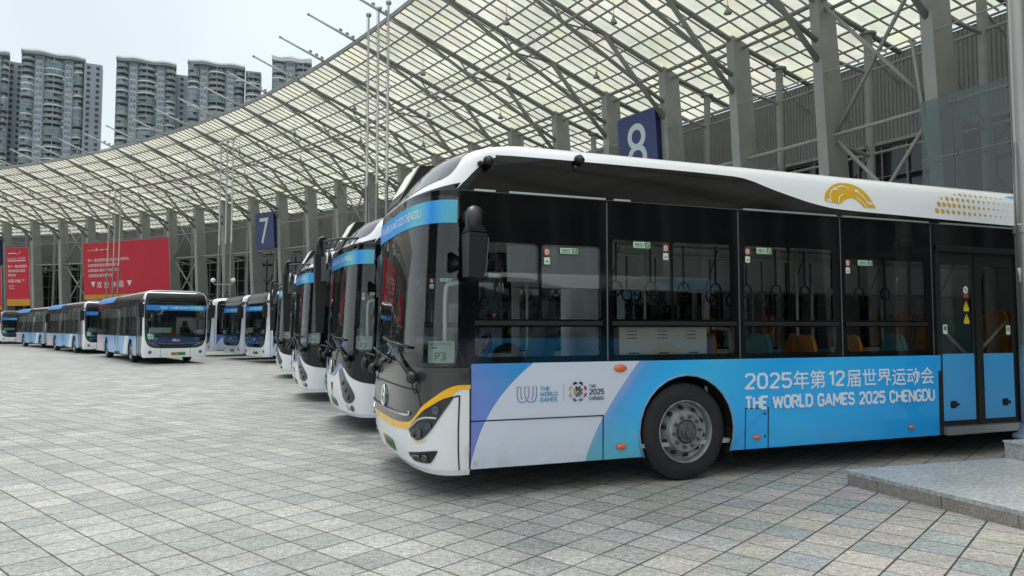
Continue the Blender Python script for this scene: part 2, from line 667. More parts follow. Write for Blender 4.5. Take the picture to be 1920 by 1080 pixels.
# ================================================================== BUSES
class Skin:
    """outer skin of a coach: u runs round the plan (0 = middle of the nose, + = left side), v runs up"""
    def __init__(s, n, D0, L, prof, decay=2.5):
        s.n, s.L, s.decay = n, L, decay
        P_ = np.array(prof)
        rows = []
        for i in range(len(P_) - 1):
            p0, p1, p2, p3 = P_[max(i - 1, 0)], P_[i], P_[i + 1], P_[min(i + 2, len(P_) - 1)]
            for t in ((0,) if p2[0] <= 2.72 else (0, .2, .4, .6, .8)):
                m1 = (p2 - p0) / max(p2[0] - p0[0], 1e-6) if p1[0] > 2.72 else np.zeros(5)
                m2 = (p3 - p1) / max(p3[0] - p1[0], 1e-6)
                h = p2[0] - p1[0]
                q = (2 * t**3 - 3 * t**2 + 1) * p1 + (t**3 - 2 * t**2 + t) * h * m1 + (-2 * t**3 + 3 * t**2) * p2 + (t**3 - t**2) * h * m2
                q[0] = p1[0] + h * t
                rows.append(q)
        s.prof = np.array(rows + [P_[-1]])
        ph = np.linspace(0, PI / 2, 400)
        y = 1.25 * np.sin(ph) ** (2 / n)
        x = -D0 * np.cos(ph) ** (2 / n)
        s.d = np.r_[0, np.cumsum(np.hypot(np.diff(x), np.diff(y)))]
        s.ph = ph
        s.uc = float(s.d[-1])
        s.ue = s.uc + L

    def base(s, u, v):
        a = abs(u)
        pr = s.prof
        z, tin, D, e = (float(np.interp(v, pr[:, 0], pr[:, k])) for k in (1, 2, 3, 4))
        w = 1.25 - tin
        if a < s.uc:
            ph = float(np.interp(a, s.d, s.ph))
            x = -D * max(math.cos(ph), 0) ** (2 / s.n) + e
            y = w * math.sin(ph) ** (2 / s.n)
        else:
            xs = a - s.uc
            t = min(1, xs / s.decay)
            x, y = xs + e * (1 - t * t * (3 - 2 * t)), w
        return np.array([x, -y if u >= 0 else y, z])

    def p(s, u, v, off=0.0):
        b = s.base(u, v)
        if off == 0:
            return b
        h = 0.012
        du = s.base(u + h, v) - s.base(u - h, v)
        dv = s.base(u, v + h) - s.base(u, v - h)
        n = np.cross(du, dv)
        n /= np.linalg.norm(n) + 1e-12
        return b + n * off

    def seg(s, p, q):
        L = max(abs(p[0] - q[0]), abs(p[1] - q[1]))
        front = min(abs(p[0]), abs(q[0])) < s.uc + 0.25 or p[0] * q[0] < 0
        if p[0] == q[0]:
            k = abs(p[1] - q[1]) / (0.08 if max(p[1], q[1]) > 2.73 else (0.3 if front else 3))
            return math.ceil(k)
        if front:
            return math.ceil(L / 0.07)
        return math.ceil(L / (0.13 if max(p[1], q[1]) > 2.715 else 3.0))

    def grid(s, loops):
        A = np.vstack([np.asarray(l, float) for l in loops])
        u0, v0 = A.min(0)
        u1, v1 = A.max(0)
        g = []
        us = [u for u in np.arange(-s.uc - 0.28, s.uc + 0.29, 0.07)]
        vs = list(np.arange(0.2, 2.7, 0.25)) + list(np.arange(2.72, 4.3, 0.055))
        g += [(u, v) for u in us for v in vs]
        if v1 > 2.75:
            for u in np.arange(s.uc + 0.35, s.ue, 0.13):
                g += [(sg * u, v) for v in vs if v > 2.7 for sg in (1, -1)]
        return [q for q in g if u0 < q[0] < u1 and v0 < q[1] < v1]

    def sheet(s, mb, loops, m, off=0.0, inner=True):
        V, F = cdt(loops, s.seg, s.grid(loops) if inner else [])
        P = [s.p(a, b, off) for a, b in V]
        # outward = du x dv, triangles from cdt are counter-clockwise
        fs = []
        for t in F:
            a, b, c = V[t[0]], V[t[1]], V[t[2]]
            fs.append(tuple(t) if (b[0] - a[0]) * (c[1] - a[1]) - (b[1] - a[1]) * (c[0] - a[0]) > 0 else tuple(reversed(t)))
        mb.add(P, fs, m)
        return mb

    def text(s, mb, txt, u0, u1, v0, v1, m, off, bold=0.0):
        V, F = fit_text(txt, u0, u1, v0, v1, bold)
        mb.add([s.p(a, b, off) for a, b in V], F, m)
        return mb


def rrect(u0, v0, u1, v1, r=0.04, n=4):
    out = []
    for cx, cy, a0 in ((u1 - r, v0 + r, -90), (u1 - r, v1 - r, 0), (u0 + r, v1 - r, 90), (u0 + r, v0 + r, 180)):
        for k in range(n + 1):
            a = math.radians(a0 + 90 * k / n)
            out.append((cx + r * math.cos(a), cy + r * math.sin(a)))
    return out


def ell(cu, cv, ru, rv, n=20, a0=0, a1=360):
    return [(cu + ru * math.cos(math.radians(a0 + (a1 - a0) * k / n)), cv + rv * math.sin(math.radians(a0 + (a1 - a0) * k / n))) for k in range(n + (a1 - a0 < 360))]


def ribbon(pts, w):
    """closed loop of width w round a 2-D polyline"""
    P = np.array(pts, float)
    T = np.gradient(P, axis=0)
    T /= np.linalg.norm(T, axis=1)[:, None] + 1e-9
    N = np.c_[-T[:, 1], T[:, 0]] * w / 2
    return [tuple(a) for a in P + N] + [tuple(a) for a in (P - N)[::-1]]


def smooth(pts, k=4):
    """Catmull-Rom through points"""
    P = [np.array(p, float) for p in pts]
    out = []
    for i in range(len(P) - 1):
        p0, p1, p2, p3 = P[max(i - 1, 0)], P[i], P[i + 1], P[min(i + 2, len(P) - 1)]
        for j in range(k):
            t = j / k
            out.append(tuple(0.5 * (2 * p1 + (p2 - p0) * t + (2 * p0 - 5 * p1 + 4 * p2 - p3) * t * t + (3 * p1 - p0 - 3 * p2 + p3) * t ** 3)))
    out.append(tuple(P[-1]))
    return out


def mirror(loop):
    return [(-a, b) for a, b in loop][::-1]


MESH = {}


def part(name, parent, fn, smooth_=False, key=None, sharp=None):
    """mesh part; the mesh is built once per key and shared"""
    if key and key in MESH:
        o = bpy.data.objects.new(name, MESH[key])
        COL.objects.link(o)
        o.parent = parent
        return o
    mb = MB()
    fn(mb)
    o = mb.build(name, parent, smooth_, sharp)
    if key:
        MESH[key] = o.data
    return o


SA = Skin(3.4, .5, 9.95, [(.2, .22, .03, .40, 0), (.27, .27, .012, .44, 0), (.45, .45, 0, .5, 0), (.8, .8, 0, .515, 0), (1.3, 1.3, 0, .50, 0), (2.72, 2.72, 0, .44, 0),
                          (2.8, 2.795, .015, .42, .03), (3.05, 3.04, .075, .42, .22), (3.15, 3.14, .12, .38, .36), (3.25, 3.21, .2, .34, .55), (3.40, 3.262, .36, .3, .85), (3.6, 3.285, .6, .25, 1.15), (4.2, 3.30, 1.25, .1, 1.6)])
SB = Skin(6.0, .24, 11.7, [(.25, .28, .03, .17, 0), (.4, .4, 0, .2, 0), (1.1, 1.1, 0, .24, 0), (2.5, 2.5, 0, .2, 0), (2.72, 2.72, .02, .19, .01), (2.9, 2.89, .07, .18, .05),
                           (3.0, 2.97, .13, .17, .12), (3.1, 3.04, .24, .16, .28), (3.2, 3.09, .4, .14, .5), (3.35, 3.12, .65, .1, .85), (4.0, 3.14, 1.25, .05, 1.6)], 2.5)

COVE = mat("black_roof_cove", C(10, 11, 12), 0.09, spec=0.3)
AX_F, AX_R = 2.235, 7.95
BX_F, BX_R = 2.45, 8.7


def arch(cx, r, zb, n=18):
    """wheel opening outline between two points on the skirt, left to right"""
    zc = 0.49
    h = math.acos(min(1, max(-1, (zc - zb) / r)))
    pts = []
    for k in range(n + 1):
        ang = (1.5 * PI - h) - (2 * PI - 2 * h) * k / n
        pts.append((cx + r * math.cos(ang), zc + r * math.sin(ang)))
    return pts


def wheel(parent, x, y, side):
    """side -1 = left (outward -y), +1 = right"""
    def tyre(mb):
        mb.lathe([(-.26, .30), (-.27, .36), (-.268, .44), (-.24, .475), (-.13, .482), (-.03, .475), (0.0, .44), (.008, .38), (.004, .318), (-.015, .305)], (0, 0, 0), (0, -1, 0), RUBBER, 48)
    def rim(mb):
        mb.lathe([(-.014, .306), (.006, .308), (.008, .300), (-.012, .286), (-.06, .276), (-.075, .245)], (0, 0, 0), (0, -1, 0), RIMM, 40)
        mb.lathe([(-.075, .245), (-.03, .215), (.012, .195), (.018, .18), (.012, .12), (-.004, .115)], (0, 0, 0), (0, -1, 0), RIMM, 40)
        mb.lathe([(-.004, .118), (.0, .11), (.03, .10), (.035, .075), (.05, .07), (.055, .05), (.085, .048), (.09, .0)], (0, 0, 0), (0, -1, 0), DARKRIM, 28)
        for k in range(10):
            a = 2 * PI * k / 10 + .1
            cx, cz = .15 * math.cos(a), .15 * math.sin(a)
            mb.lathe([(.012, .019), (.03, .019), (.032, .013), (.055, .012), (.056, 0)], (cx, 0, cz), (0, -1, 0), DARKRIM, 6)
            b = a + PI / 10
            mb.lathe([(-.046, .0), (-.046, .022)], (.232 * math.cos(b), -.003, .232 * math.sin(b)), (0, -1, 0), SEAL, 10)
            mb.lathe([(-.04, .026), (-.01, .022), (-.012, .0)], (.228 * math.cos(b), .016, .228 * math.sin(b)), (0, -1, 0), SEAL, 10)
    w = part('wheel', parent, tyre, True, 'tyre', 35)
    w.location = (x, y, 0.48)
    if side > 0:
        w.rotation_euler = (0, 0, PI)
    r = part('rim', w, rim, True, 'rim', 35)
    return w


def seat_mesh(m):
    def fn(mb):
        prof = [(-.20, .42, .04), (-.21, .50, .05), (-.2, .72, .05), (-.185, .9, .05), (-.15, 1.02, .045), (-.105, 1.10, .04), (-.07, 1.125, .02)]
        vs, fs = [], []
        n = len(prof)
        for s_ in (0, 1):
            for (hx, z, th) in prof:
                lean = (z - .42) * .16
                for sg in (-1, 1):
                    vs.append((lean + (th if s_ else 0), sg * hx * -1, z))
        for s_ in (0, 1):
            for k in range(n - 1):
                a = s_ * 2 * n + 2 * k
                q = (a, a + 1, a + 3, a + 2)
                fs.append(q if s_ else q[::-1])
        for k in range(n - 1):
            for e in (0, 1):
                a, b = 2 * k + e, 2 * n + 2 * k + e
                fs.append((a, a + 2, b + 2, b) if e else (a, b, b + 2, a + 2))
        fs.append((2 * n - 2, 2 * n - 1, 4 * n - 1, 4 * n - 2))
        mb.add(vs, fs, m)
        mb.hexa([(-.40, -.21, .42), (.05, -.2, .42), (.05, .2, .42), (-.40, .21, .42), (-.42, -.2, .47), (.05, -.2, .475), (.05, .2, .475), (-.42, .2, .47)], m)
        mb.box((-.16, 0, .32), (.08, .3, .22), DARKIN)
    return fn


def pole(mb, pts, r=.018, m=None):
    mb.tube(pts, r, m or POLEM, 8)


WIN_A = [(.074, 1.58, .649, 2.27), (.68, 1.58, 1.283, 2.27), (.04, 1.243, 1.28, 1.51),
         (1.415, 1.585, 2.06, 2.348), (2.09, 1.585, 2.765, 2.348), (1.42, 1.243, 2.82, 1.51),
         (2.945, 1.583, 3.51, 2.348), (3.53, 1.583, 4.112, 2.348), (2.955, 1.242, 4.167, 1.508),
         (4.29, 1.584, 4.85, 2.262), (4.88, 1.584, 5.47, 2.262), (4.305, 1.243, 5.515, 1.51),
         (7.35, 1.584, 7.95, 2.3), (7.98, 1.584, 8.6, 2.3), (7.35, 1.243, 8.6, 1.51), (8.75, 1.4, 9.5, 2.3)]
WIN_AR = [w_ for w_ in WIN_A if w_[0] > 1.38 and not (5.6 < w_[0] < 7.2)]   # right side has its front door first


def door_leaf(parent, S, u0, u1, v0, v1, gl, pan, handle_u, mpan, key, hinge=True):
    """one leaf of a folding door: frame (part) > glass, lower panel, handle"""
    def frame(mb):
        S.sheet(mb, [rrect(u0, v0, u1, v1, .01, 1), rrect(*gl, .03), rrect(*pan, .008, 1)], SATIN, -.028)
    d = part('door', parent, frame, False, key + 'f')
    part('door_glass', d, lambda mb: S.sheet(mb, [rrect(*gl, .03)], WGLASS, -.036), False, key + 'g')
    part('door_panel', d, lambda mb: S.sheet(mb, [rrect(*pan, .008, 1)], mpan, -.022), False, key + 'p')
    def hand(mb):
        S.sheet(mb, [rrect(handle_u - .05, .565, handle_u + .05, .65, .02)], SEAL, -.017)
        S.sheet(mb, [rrect(handle_u - .025, .59, handle_u + .085, .625, .015)], SATIN, -.009)
    part('door_handle', d, hand, False, key + 'h')
    def bar(mb):
        s0 = 1 if u0 > 0 else -1
        y = -1.14 * s0
        if abs(u1) > abs(u0):
            pass
        a, b = abs(u0) - S.uc, abs(u1) - S.uc
        a, b = min(a, b), max(a, b)
        if hinge:
            mb.tube([(a + .05, y, 1.58), (b - .08, y, 1.16)], .02, POLEM, 8)
        else:
            mb.tube([(b - .05, y, 1.62), (a + .05, y, 1.18)], .02, POLEM, 8)
    part('grab_rail', d, bar, True, key + 'b')
    return d


def interior(root, S, key, full=True):
    L = S.L
    dx = 0.0 if full else .24
    def floor(mb):
        mb.box((L / 2 - .1, 0, .36), (L - .4, 2.38, .04), FLOORM)
        mb.box((L / 2 + 2.2, 0, .52), (L / 2 - .6, 2.36, .28), FLOORM)
    part('floor', root, floor, False, key + 'floor')
    def ceil(mb):
        mb.box((L / 2 + .4, 0, 2.62), (L - 1.4, 2.2, .03), LINER)
        for sg in (-1, 1):
            mb.hexa([(.9, sg * 1.1 - .06, 2.45), (L - .5, sg * 1.1 - .06, 2.45), (L - .5, sg * 1.1 + .06, 2.45), (.9, sg * 1.1 + .06, 2.45),
                     (.9, sg * .85 - .04, 2.6), (L - .5, sg * .85 - .04, 2.6), (L - .5, sg * .85 + .04, 2.6), (.9, sg * .85 + .04, 2.6)], LINER)
    part('ceiling_lining', root, ceil, False, key + 'ceil')
    def duct(mb):
        mb.hexa([(1.3, 1.02, 2.02), (L - .6, 1.02, 2.02), (L - .6, 1.2, 2.0), (1.3, 1.2, 2.0), (1.3, .74, 2.56), (L - .6, .74, 2.56), (L - .6, 1.2, 2.56), (1.3, 1.2, 2.56)], LINER)
        for x in (2.6, 4.1, 5.6, 7.1, 8.6):
            mb.hexa([(x, 1.01, 2.03), (x + .012, 1.01, 2.03), (x + .012, 1.05, 2.03), (x, 1.05, 2.03), (x, .73, 2.55), (x + .012, .73, 2.55), (x + .012, .76, 2.55), (x, .76, 2.55)], GREY)
    part('air_duct', root, duct, False, key + 'duct')
    def wall(mb):
        for sg in (-1, 1):
            for a, b in (((.1, 5.6), (7.2, L - .3)) if sg < 0 else ((1.4, 4.9), (6.5, L - .3))):
                mb.box(((a + b) / 2, sg * 1.21, 1.13), (b - a, .02, .14), LINER)
        mb.box((L - .25, 0, 1.6), (.04, 2.3, 2.0), LINER)
        for x in (1.36, 2.88, 4.24):
            for sg in (-1, 1):
                mb.box((x, sg * 1.2, 1.9), (.09, .05, 1.5), LINER)
    part('wall_lining', root, wall, False, key + 'wl')
    def under(mb):
        mb.box((1.0, 0, .31), (1.3, 2.1, .06), UNDER)
        mb.box((5.1, 0, .30), (3.9, 2.40, .06), UNDER)
        mb.box((9.2, 0, .31), (1.3, 2.3, .06), UNDER)
        for x in (AX_F, AX_R):
            mb.box((x, 0, .62), (1.1, 1.7, .5), UNDER)
            mb.tube([(x, -1.0, .48), (x, 1.0, .48)], .09, UNDER, 8)
    part('underbody', root, under, False, key + 'under')
    def dash(mb):
        mb.hexa([(-.28 + dx, -1.0, .5), (.12 + dx, -1.1, .5), (.12 + dx, 1.1, .5), (-.28 + dx, 1.0, .5), (-.32 + dx, -1.0, 1.08), (.02 + dx, -1.1, 1.16), (.02 + dx, 1.1, 1.16), (-.32 + dx, 1.0, 1.08)], DARKIN)
        mb.box((-.02 + dx, -.62, 1.2), (.18, .6, .14), DARKIN)
    part('dashboard', root, dash, False, key + 'dash')
    def steer(mb):
        c = np.array((.26 + dx, -.62, 1.22))
        ring = [c + .24 * np.array((math.cos(t) * .45, math.sin(t), math.cos(t) * .9)) for t in np.linspace(0, 2 * PI, 25)]
        mb.tube(ring, .018, SATIN, 6, False)
        mb.tube([c, c + np.array((-.28, 0, -.2))], .04, SATIN, 6)
        mb.tube([ring[0], ring[12]], .014, SATIN, 6)
        mb.tube([ring[6], ring[18]], .014, SATIN, 6)
    part('steering_wheel', root, steer, True, key + 'steer')
    def dseat(mb):
        mb.hexa([(.75, -.88, .85), (.92, -.86, .85), (.92, -.38, .85), (.75, -.36, .85), (.94, -.8, 1.55), (1.05, -.8, 1.55), (1.05, -.44, 1.55), (.94, -.44, 1.55)], DARKIN)
        mb.hexa([(.95, -.73, 1.57), (1.04, -.73, 1.57), (1.04, -.51, 1.57), (.95, -.51, 1.57), (.99, -.71, 1.8), (1.07, -.71, 1.8), (1.07, -.53, 1.8), (.99, -.53, 1.8)], DARKIN)
        mb.box((.62, -.62, .8), (.5, .52, .16), DARKIN)
        mb.box((.68, -.62, .55), (.3, .3, .4), SATIN)
    part('driver_seat', root, dseat, False, key + 'dseat')
    seats = [(2.56, -.53, 0), (3.47, -.72, 1), (3.83, -1.0, 0), (4.48, -1.0, 0), (5.15, -1.0, 1), (3.2, .98, 1), (4.0, .98, 0), (4.8, .98, 1), (5.5, .98, 0)]
    if full:
        seats += [(x, y, k) for k, x in enumerate((7.6, 8.4, 9.2)) for y in (-.95, -.5, .5, .95)]
    for x, y, k in seats:
        k = k % 2
        s_ = part('seat', root, seat_mesh(SEATT if k else SEATO), False, 'seat%d' % k)
        s_.location = (x, y, .30 if x < 7 else .62)
    def rails(mb):
        for sg in (-1, 1):
            pole(mb, [(1.2, sg * .62, 2.42), (L - 1.2, sg * .62, 2.42)])
        for x, y in ((1.35, -.6), (2.9, .62), (4.2, -.62), (5.6, .62), (5.72, -.85), (7.15, -.85), (1.3, .65), (6.9, .62)):
            pole(mb, [(x, y, .4), (x, y, 2.55)])
        pole(mb, smooth([(2.62, -1.02, .7), (2.62, -1.02, 1.42), (2.56, -1.02, 1.5), (2.3, -1.02, 1.52)]))
        pole(mb, smooth([(3.02, -.9, .7), (3.02, -.9, 1.4), (2.98, -.9, 1.48), (2.8, -.9, 1.5)]))
        pole(mb, smooth([(.1, -1.0, 1.9), (.1, -1.02, 1.92), (-.1, -1.0, 1.9), (-.16 + dx, -1.0, 1.82), (-.16 + dx, -1.0, 1.3)]), .022, LINER)
        for x in np.arange(1.8, 5.6, .42):          # hanging strap handles
            for sg in (-1, 1):
                mb.tube([(x, sg * .62, 2.41), (x, sg * .62, 2.0)], .012, DARKIN, 5)
                ring = [(x + .07 * math.cos(t), sg * .62, 1.92 + .08 * math.sin(t)) for t in np.linspace(0, 2 * PI, 9)]
                mb.tube(ring, .012, DARKIN, 5, False)
    part('handrail', root, rails, True, key + 'rails')
    def cab(mb):
        mb.box((2.02, -.98, 1.3), (1.0, .4, .48), CABI)
        for x in (1.68, 2.02, 2.36):
            for k in range(3):
                mb.box((x - .02, -1.182, 1.47 - .035 * k), (.11, .004, .008), GREY)
            mb.box((x, -1.182, 1.255), (.11, .004, .012), GREY)
    part('battery_cabinet', root, cab, False, key + 'cab')
    def part_(mb):
        mb.box((1.3, -.75, 1.2), (.03, .8, 1.5), LINER)
        mb.box((1.3, -.75, 2.25), (.03, .8, .5), DARKIN)
    part('driver_partition', root, part_, False, key + 'part')
    for a, b, z in ((.36, .66, 1.93), (.69, 1.29, 1.88)):
        def bl(mb):
            mb.box(((a + b) / 2, -1.2, (z + 2.36) / 2), (b - a, .012, 2.36 - z), CLOTH)
            mb.tube([(a, -1.2, z), (b, -1.2, z)], .012, LINER, 6)
        part('sun_blind', root, bl, False, key + 'blind%.2f' % a)


def plate(root, S, u0, u1, v0, v1, off, key, digits="18587D"):
    def fn(mb):
        k = u0 + (u1 - u0) * .27
        S.sheet(mb, [[(u0, v0), (k, v0), (k, v1), (u0, v1)]], PLATEY, off)
        S.sheet(mb, [[(k, v0), (u1, v0), (u1, v1), (k, v1)]], PLATEG, off)
        d = (v1 - v0) * .2
        S.text(mb, "\u5dddA", u0 + .015, k - .01, v0 + d, v1 - d, PINK, off + .003, .015)
        S.text(mb, digits, k + .015, u1 - .015, v0 + d, v1 - d, PINK, off + .003, .015)
    return part('number_plate', root, fn, False, key)


def banner_sheet(root, S, ul, v0, v1, key, tu0, tu1):
    def fn(mb):
        S.sheet(mb, [[(-ul, v0), (ul, v0), (ul, v1), (-ul, v1)]], BAND, .010)
        h = (v1 - v0)
        stroke_text(lambda a, b, l: S.p(a, b, .013 + l), mb, "THE WORLD GAMES 2025 CHENGDU", tu0, tu1, v0 + h * .34, v1 - h * .28, BANT)
        for k in range(5):                         # small games marks at the start of the band
            S.sheet(mb, [ell(tu0 - .35 + .055 * k, v0 + h * (.5 + .12 * (-1) ** k), .02, h * .14, 8)], BANT, .013, False)
    return part('windscreen_banner', root, fn, True, key)


def build_nose_coach(root, style):
    """the round-nosed low-floor coach; style 'yellow' (near one) or 'panda'"""
    S, uc, ue = SA, SA.uc, SA.ue
    k = 'A' + style
    DL = (uc + 5.66, uc + 7.12)
    # -------- lower white nose
    def nose(mb):
        S.sheet(mb, [[(-uc, .27), (uc, .27), (uc, 1.15), (-uc, 1.15)]], WHITE)
        S.sheet(mb, [[(-uc, .2), (uc, .2), (uc, .27), (-uc, .27)]], WHITE)
    part('front_panel', root, nose, True, 'Anose')
    # -------- sides
    def side(sg, liv):
        def fn(mb):
            zb = .267
            a1, a2 = arch(uc + AX_F, .55, zb), arch(uc + AX_R, .55, zb)
            L1 = [(uc, zb)] + a1 + [(DL[0] + .045, zb), (DL[0] + .045, 1.185), (uc, 1.185)]
            L2 = [(DL[1] - .045, zb)] + a2 + [(ue, zb), (ue, 1.185), (DL[1] - .045, 1.185)]
            if sg < 0:
                a0 = [(uc, zb)] + a1 + [(ue - 2.0, zb)]
                L1 = mirror([(uc, zb)] + a1 + a2 + [(ue, zb), (ue, 1.185), (uc, 1.185)])
                S.sheet(mb, [L1], liv)
            else:
                S.sheet(mb, [L1], liv)
                S.sheet(mb, [L2], liv)
        return fn
    part('side_panel', root, side(1, LIVERY if style == 'yellow' else LIVERYD), False, k + 'sideL')
    part('side_panel', root, side(-1, LIVERYD), False, 'AsideR')
    # -------- roof, tail
    def tail(mb):
        prof = [S.p(ue, v) for v in (.267, 1.185, 2.72, 2.8, 3.05, 3.15, 3.25, 3.4, 3.6)]
        L = [(p[0], p[1], p[2]) for p in prof] + [(p[0], -p[1], p[2]) for p in reversed(prof)]
        mb.add(L, [tuple(range(len(L)))], WHITE)
    part('rear_panel', root, tail, False, 'Atail')
    # -------- black glass band with its openings
    WS = [(-1.40, 1.165), (-.9, 1.15), (.9, 1.15), (1.40, 1.165)] + smooth([(1.42, 1.3), (1.42, 2.5), (1.40, 2.66)]) + smooth([(1.2, 2.675), (.6, 2.655), (0, 2.65), (-.6, 2.655), (-1.2, 2.675)]) + smooth([(-1.40, 2.66), (-1.42, 2.5), (-1.42, 1.3)])
    def surround(mb):
        holes = [WS] + [rrect(uc + a, b, uc + c, d, .035) for a, b, c, d in WIN_A] + [mirror(rrect(uc + a, b, uc + c, d, .035)) for a, b, c, d in WIN_AR] + [mirror(rrect(uc + .1, .4, uc + 1.2, 2.35, .03))]
        out = [(-ue, 1.185), (-uc - .02, 1.185), (-uc, 1.15), (uc, 1.15), (uc + .02, 1.185), (DL[0], 1.185), (DL[0], 2.43), (DL[1], 2.43), (DL[1], 1.185), (ue, 1.185), (ue, 2.72), (-ue, 2.72)]
        holes[-1] = mirror(rrect(uc + .1, 1.25, uc + 1.2, 2.35, .03))
        S.sheet(mb, [out] + holes, BLACK)
    part('window_surround', root, surround, True, 'Asur', 40)
    part('windscreen', root, lambda mb: S.sheet(mb, [WS], SCREEN, .004), True, 'Aws')
    for i, (a, b, c, d) in enumerate(WIN_A):
        part('window', root, lambda mb: S.sheet(mb, [rrect(uc + a - .015, b - .015, uc + c + .015, d + .015, .035)], WGLASS, -.012, False), False, 'AwL%d' % i)
    for i, (a, b, c, d) in enumerate(WIN_AR + [(.1, 1.25, 1.2, 2.35)]):
        part('window', root, lambda mb: S.sheet(mb, [mirror(rrect(uc + a - .015, b - .015, uc + c + .015, d + .015, .035))], WGLASS, -.012, False), False, 'AwR%d' % i)
    # upright joints between the panes and the drip rail
    for s_ in (1.355, 2.876, 4.235, 5.6, 7.2, 8.68):
        def joints(mb):
            S.sheet(mb, [[(uc + s_ - .007, 1.19), (uc + s_ + .007, 1.19), (uc + s_ + .007, 2.70), (uc + s_ - .007, 2.70)]], GREY, .003, False)
        part('window_joint', root, joints, False, 'Ajnt%.2f' % s_)
    for a, b in ((.035, 1.3), (1.40, 2.83), (2.91, 4.19), (4.28, 5.5)):
        def joints(mb):
            S.sheet(mb, [[(uc + a, 1.525), (uc + b, 1.525), (uc + b, 1.565), (uc + a, 1.565)]], SATIN, .012, False)
        part('slider_rail', root, joints, False, 'Aslr%.2f' % a)
    for i, (a, b) in enumerate(((.02, .22), (.35, 1.33), (1.42, 1.6), (2.93, 4.17), (4.26, 5.55), (5.75, 8.6))):
        def rail(mb):
            P = [S.p(uc + x, v, o) for x in (a, b) for v, o in ((2.715, .003), (2.715, .03), (2.74, .03), (2.745, .003))]
            mb.hexa([P[0], P[4], P[5], P[1], P[3], P[7], P[6], P[2]], ALU)
        part('drip_rail', root, rail, False, 'Adrip%d' % i)
    # -------- roof fairing and coves
    cove = smooth([(1.424, 2.802), (1.44, 2.84), (1.46, 2.92), (1.50, 3.01), (1.56, 3.07), (1.68, 3.10), (3.257, 3.106), (4.3, 3.10), (4.62, 3.075), (4.899, 2.991), (5.236, 2.904), (5.491, 2.85), (5.858, 2.812), (6.8, 2.795), (8.4, 2.775), (10.5, 2.765)], 3)
    cl = [(1.38, 2.722), (10.5, 2.722)] + cove[::-1]
    def roof(mb):
        S.sheet(mb, [[(-ue, 2.72), (ue, 2.72), (ue, 4.2), (-ue, 4.2)], cl, mirror(cl)], WHITE)
    part('roof', root, roof, True, 'Aroof', 50)
    def cov(mb):
        S.sheet(mb, [cl], COVE, 0)
        S.sheet(mb, [mirror(cl)], COVE, 0)
        top = smooth([(-1.38, 2.79), (-1.0, 2.712), (-.5, 2.70), (0, 2.70), (.5, 2.70), (1.0, 2.712), (1.38, 2.79)])
        S.sheet(mb, [[(-1.38, 2.722), (-1.3, 2.722), (1.3, 2.722), (1.38, 2.722)][0:1] + [(1.38, 2.722)] + [(1.40, 2.795)] + smooth([(1.3, 2.775), (1.15, 2.75), (.95, 2.73)]) + smooth([(-.95, 2.73), (-1.15, 2.75), (-1.3, 2.775)]) + [(-1.40, 2.795)]], BLACK, .003)
    part('roof_cove', root, cov, True, 'Acove')
    ins = smooth([(0, 2.765), (.4, 2.768), (.68, 2.775), (.9, 2.795), (1.1, 2.825), (1.2, 2.86), (1.235, 2.95), (1.19, 3.08), (1.1, 3.2), (1.0, 3.32), (.85, 3.45), (.6, 3.5), (0, 3.5)], 3)
    part('fairing_window', root, lambda mb: S.sheet(mb, [ins[:-1] + mirror(ins)[:-1]], mat("smoked_fairing_panel", C(70, 72, 78), 0.05, coat=0.5), .004), True, 'Ains')
    def fin(mb):
        mb.hexa([(-.40, -.05, 2.80), (-.36, -.05, 2.76), (-.36, .65, 2.76), (-.40, .65, 2.80), (-.18, -.05, 3.19), (-.02, -.05, 3.2), (-.02, .65, 3.2), (-.18, .65, 3.19)], SATIN)
        mb.hexa([(-.345, 0, 2.92), (-.34, 0, 2.915), (-.34, .6, 2.915), (-.345, .6, 2.92), (-.19, 0, 3.2), (-.15, 0, 3.2), (-.15, .6, 3.2), (-.19, .6, 3.2)], CABI)
    part('roof_board', root, fin, False, 'Afin')
    # -------- nose graphics
    if style == 'yellow':
        yu = smooth([(0, .63), (.45, .632), (.85, .655), (.99, .716), (1.09, .804), (1.143, .843), (1.226, .901), (1.322, .966), (1.416, 1.0), (uc + .0, 1.003)], 4)
        yl = smooth([(0, .556), (.475, .565), (.834, .589), (.90, .618), (1.0, .694), (1.11, .776), (1.215, .836), (1.30, .884), (1.37, .908), (1.42, .955), (1.465, .966), (uc + .0, .969)], 4)
        def mask(mb):
            S.sheet(mb, [yu + [(uc, 1.152)] + [(-uc, 1.152)] + mirror(yu)[:-1]], mat("dark_grey_nose_paint", C(58, 57, 58), 0.25, coat=0.5), .003)
        part('front_mask', root, mask, True)
        def trim(mb):
            S.sheet(mb, [yl + yu[::-1]], YELLOW, .006)
            S.sheet(mb, [mirror(yl + yu[::-1])], YELLOW, .006)
        part('yellow_trim', root, trim, True)
        def seams(mb):
            sm = smooth([(-1.085, .81), (-1.031, .935), (-.962, .952), (-.4, .966), (.4, .966), (.962, .952), (1.031, .935), (1.085, .81)], 5)
            S.sheet(mb, [ribbon(sm, .014)], SEAL, .005)
            S.sheet(mb, [ribbon([(1.30, .884), (1.376, .898), (1.443, .912)], .012)], SEAL, .006)
            S.sheet(mb, [ribbon([(1.443, .91), (1.432, .6), (1.43, .27)], .013)], SEAL, .004)
            S.sheet(mb, [[(uc - .006, .27), (uc + .006, .27), (uc + .006, 1.15), (uc - .006, 1.15)]], SEAL, .003)
        part('panel_seam', root, seams, True)
        hl = smooth([(1.39, .893), (1.3, .882), (1.215, .833), (1.111, .772), (1.001, .69), (.885, .60), (.925, .548), (.98, .52), (1.046, .514), (1.12, .546), (1.212, .637), (1.289, .746), (1.348, .83), (1.388, .892)], 3)
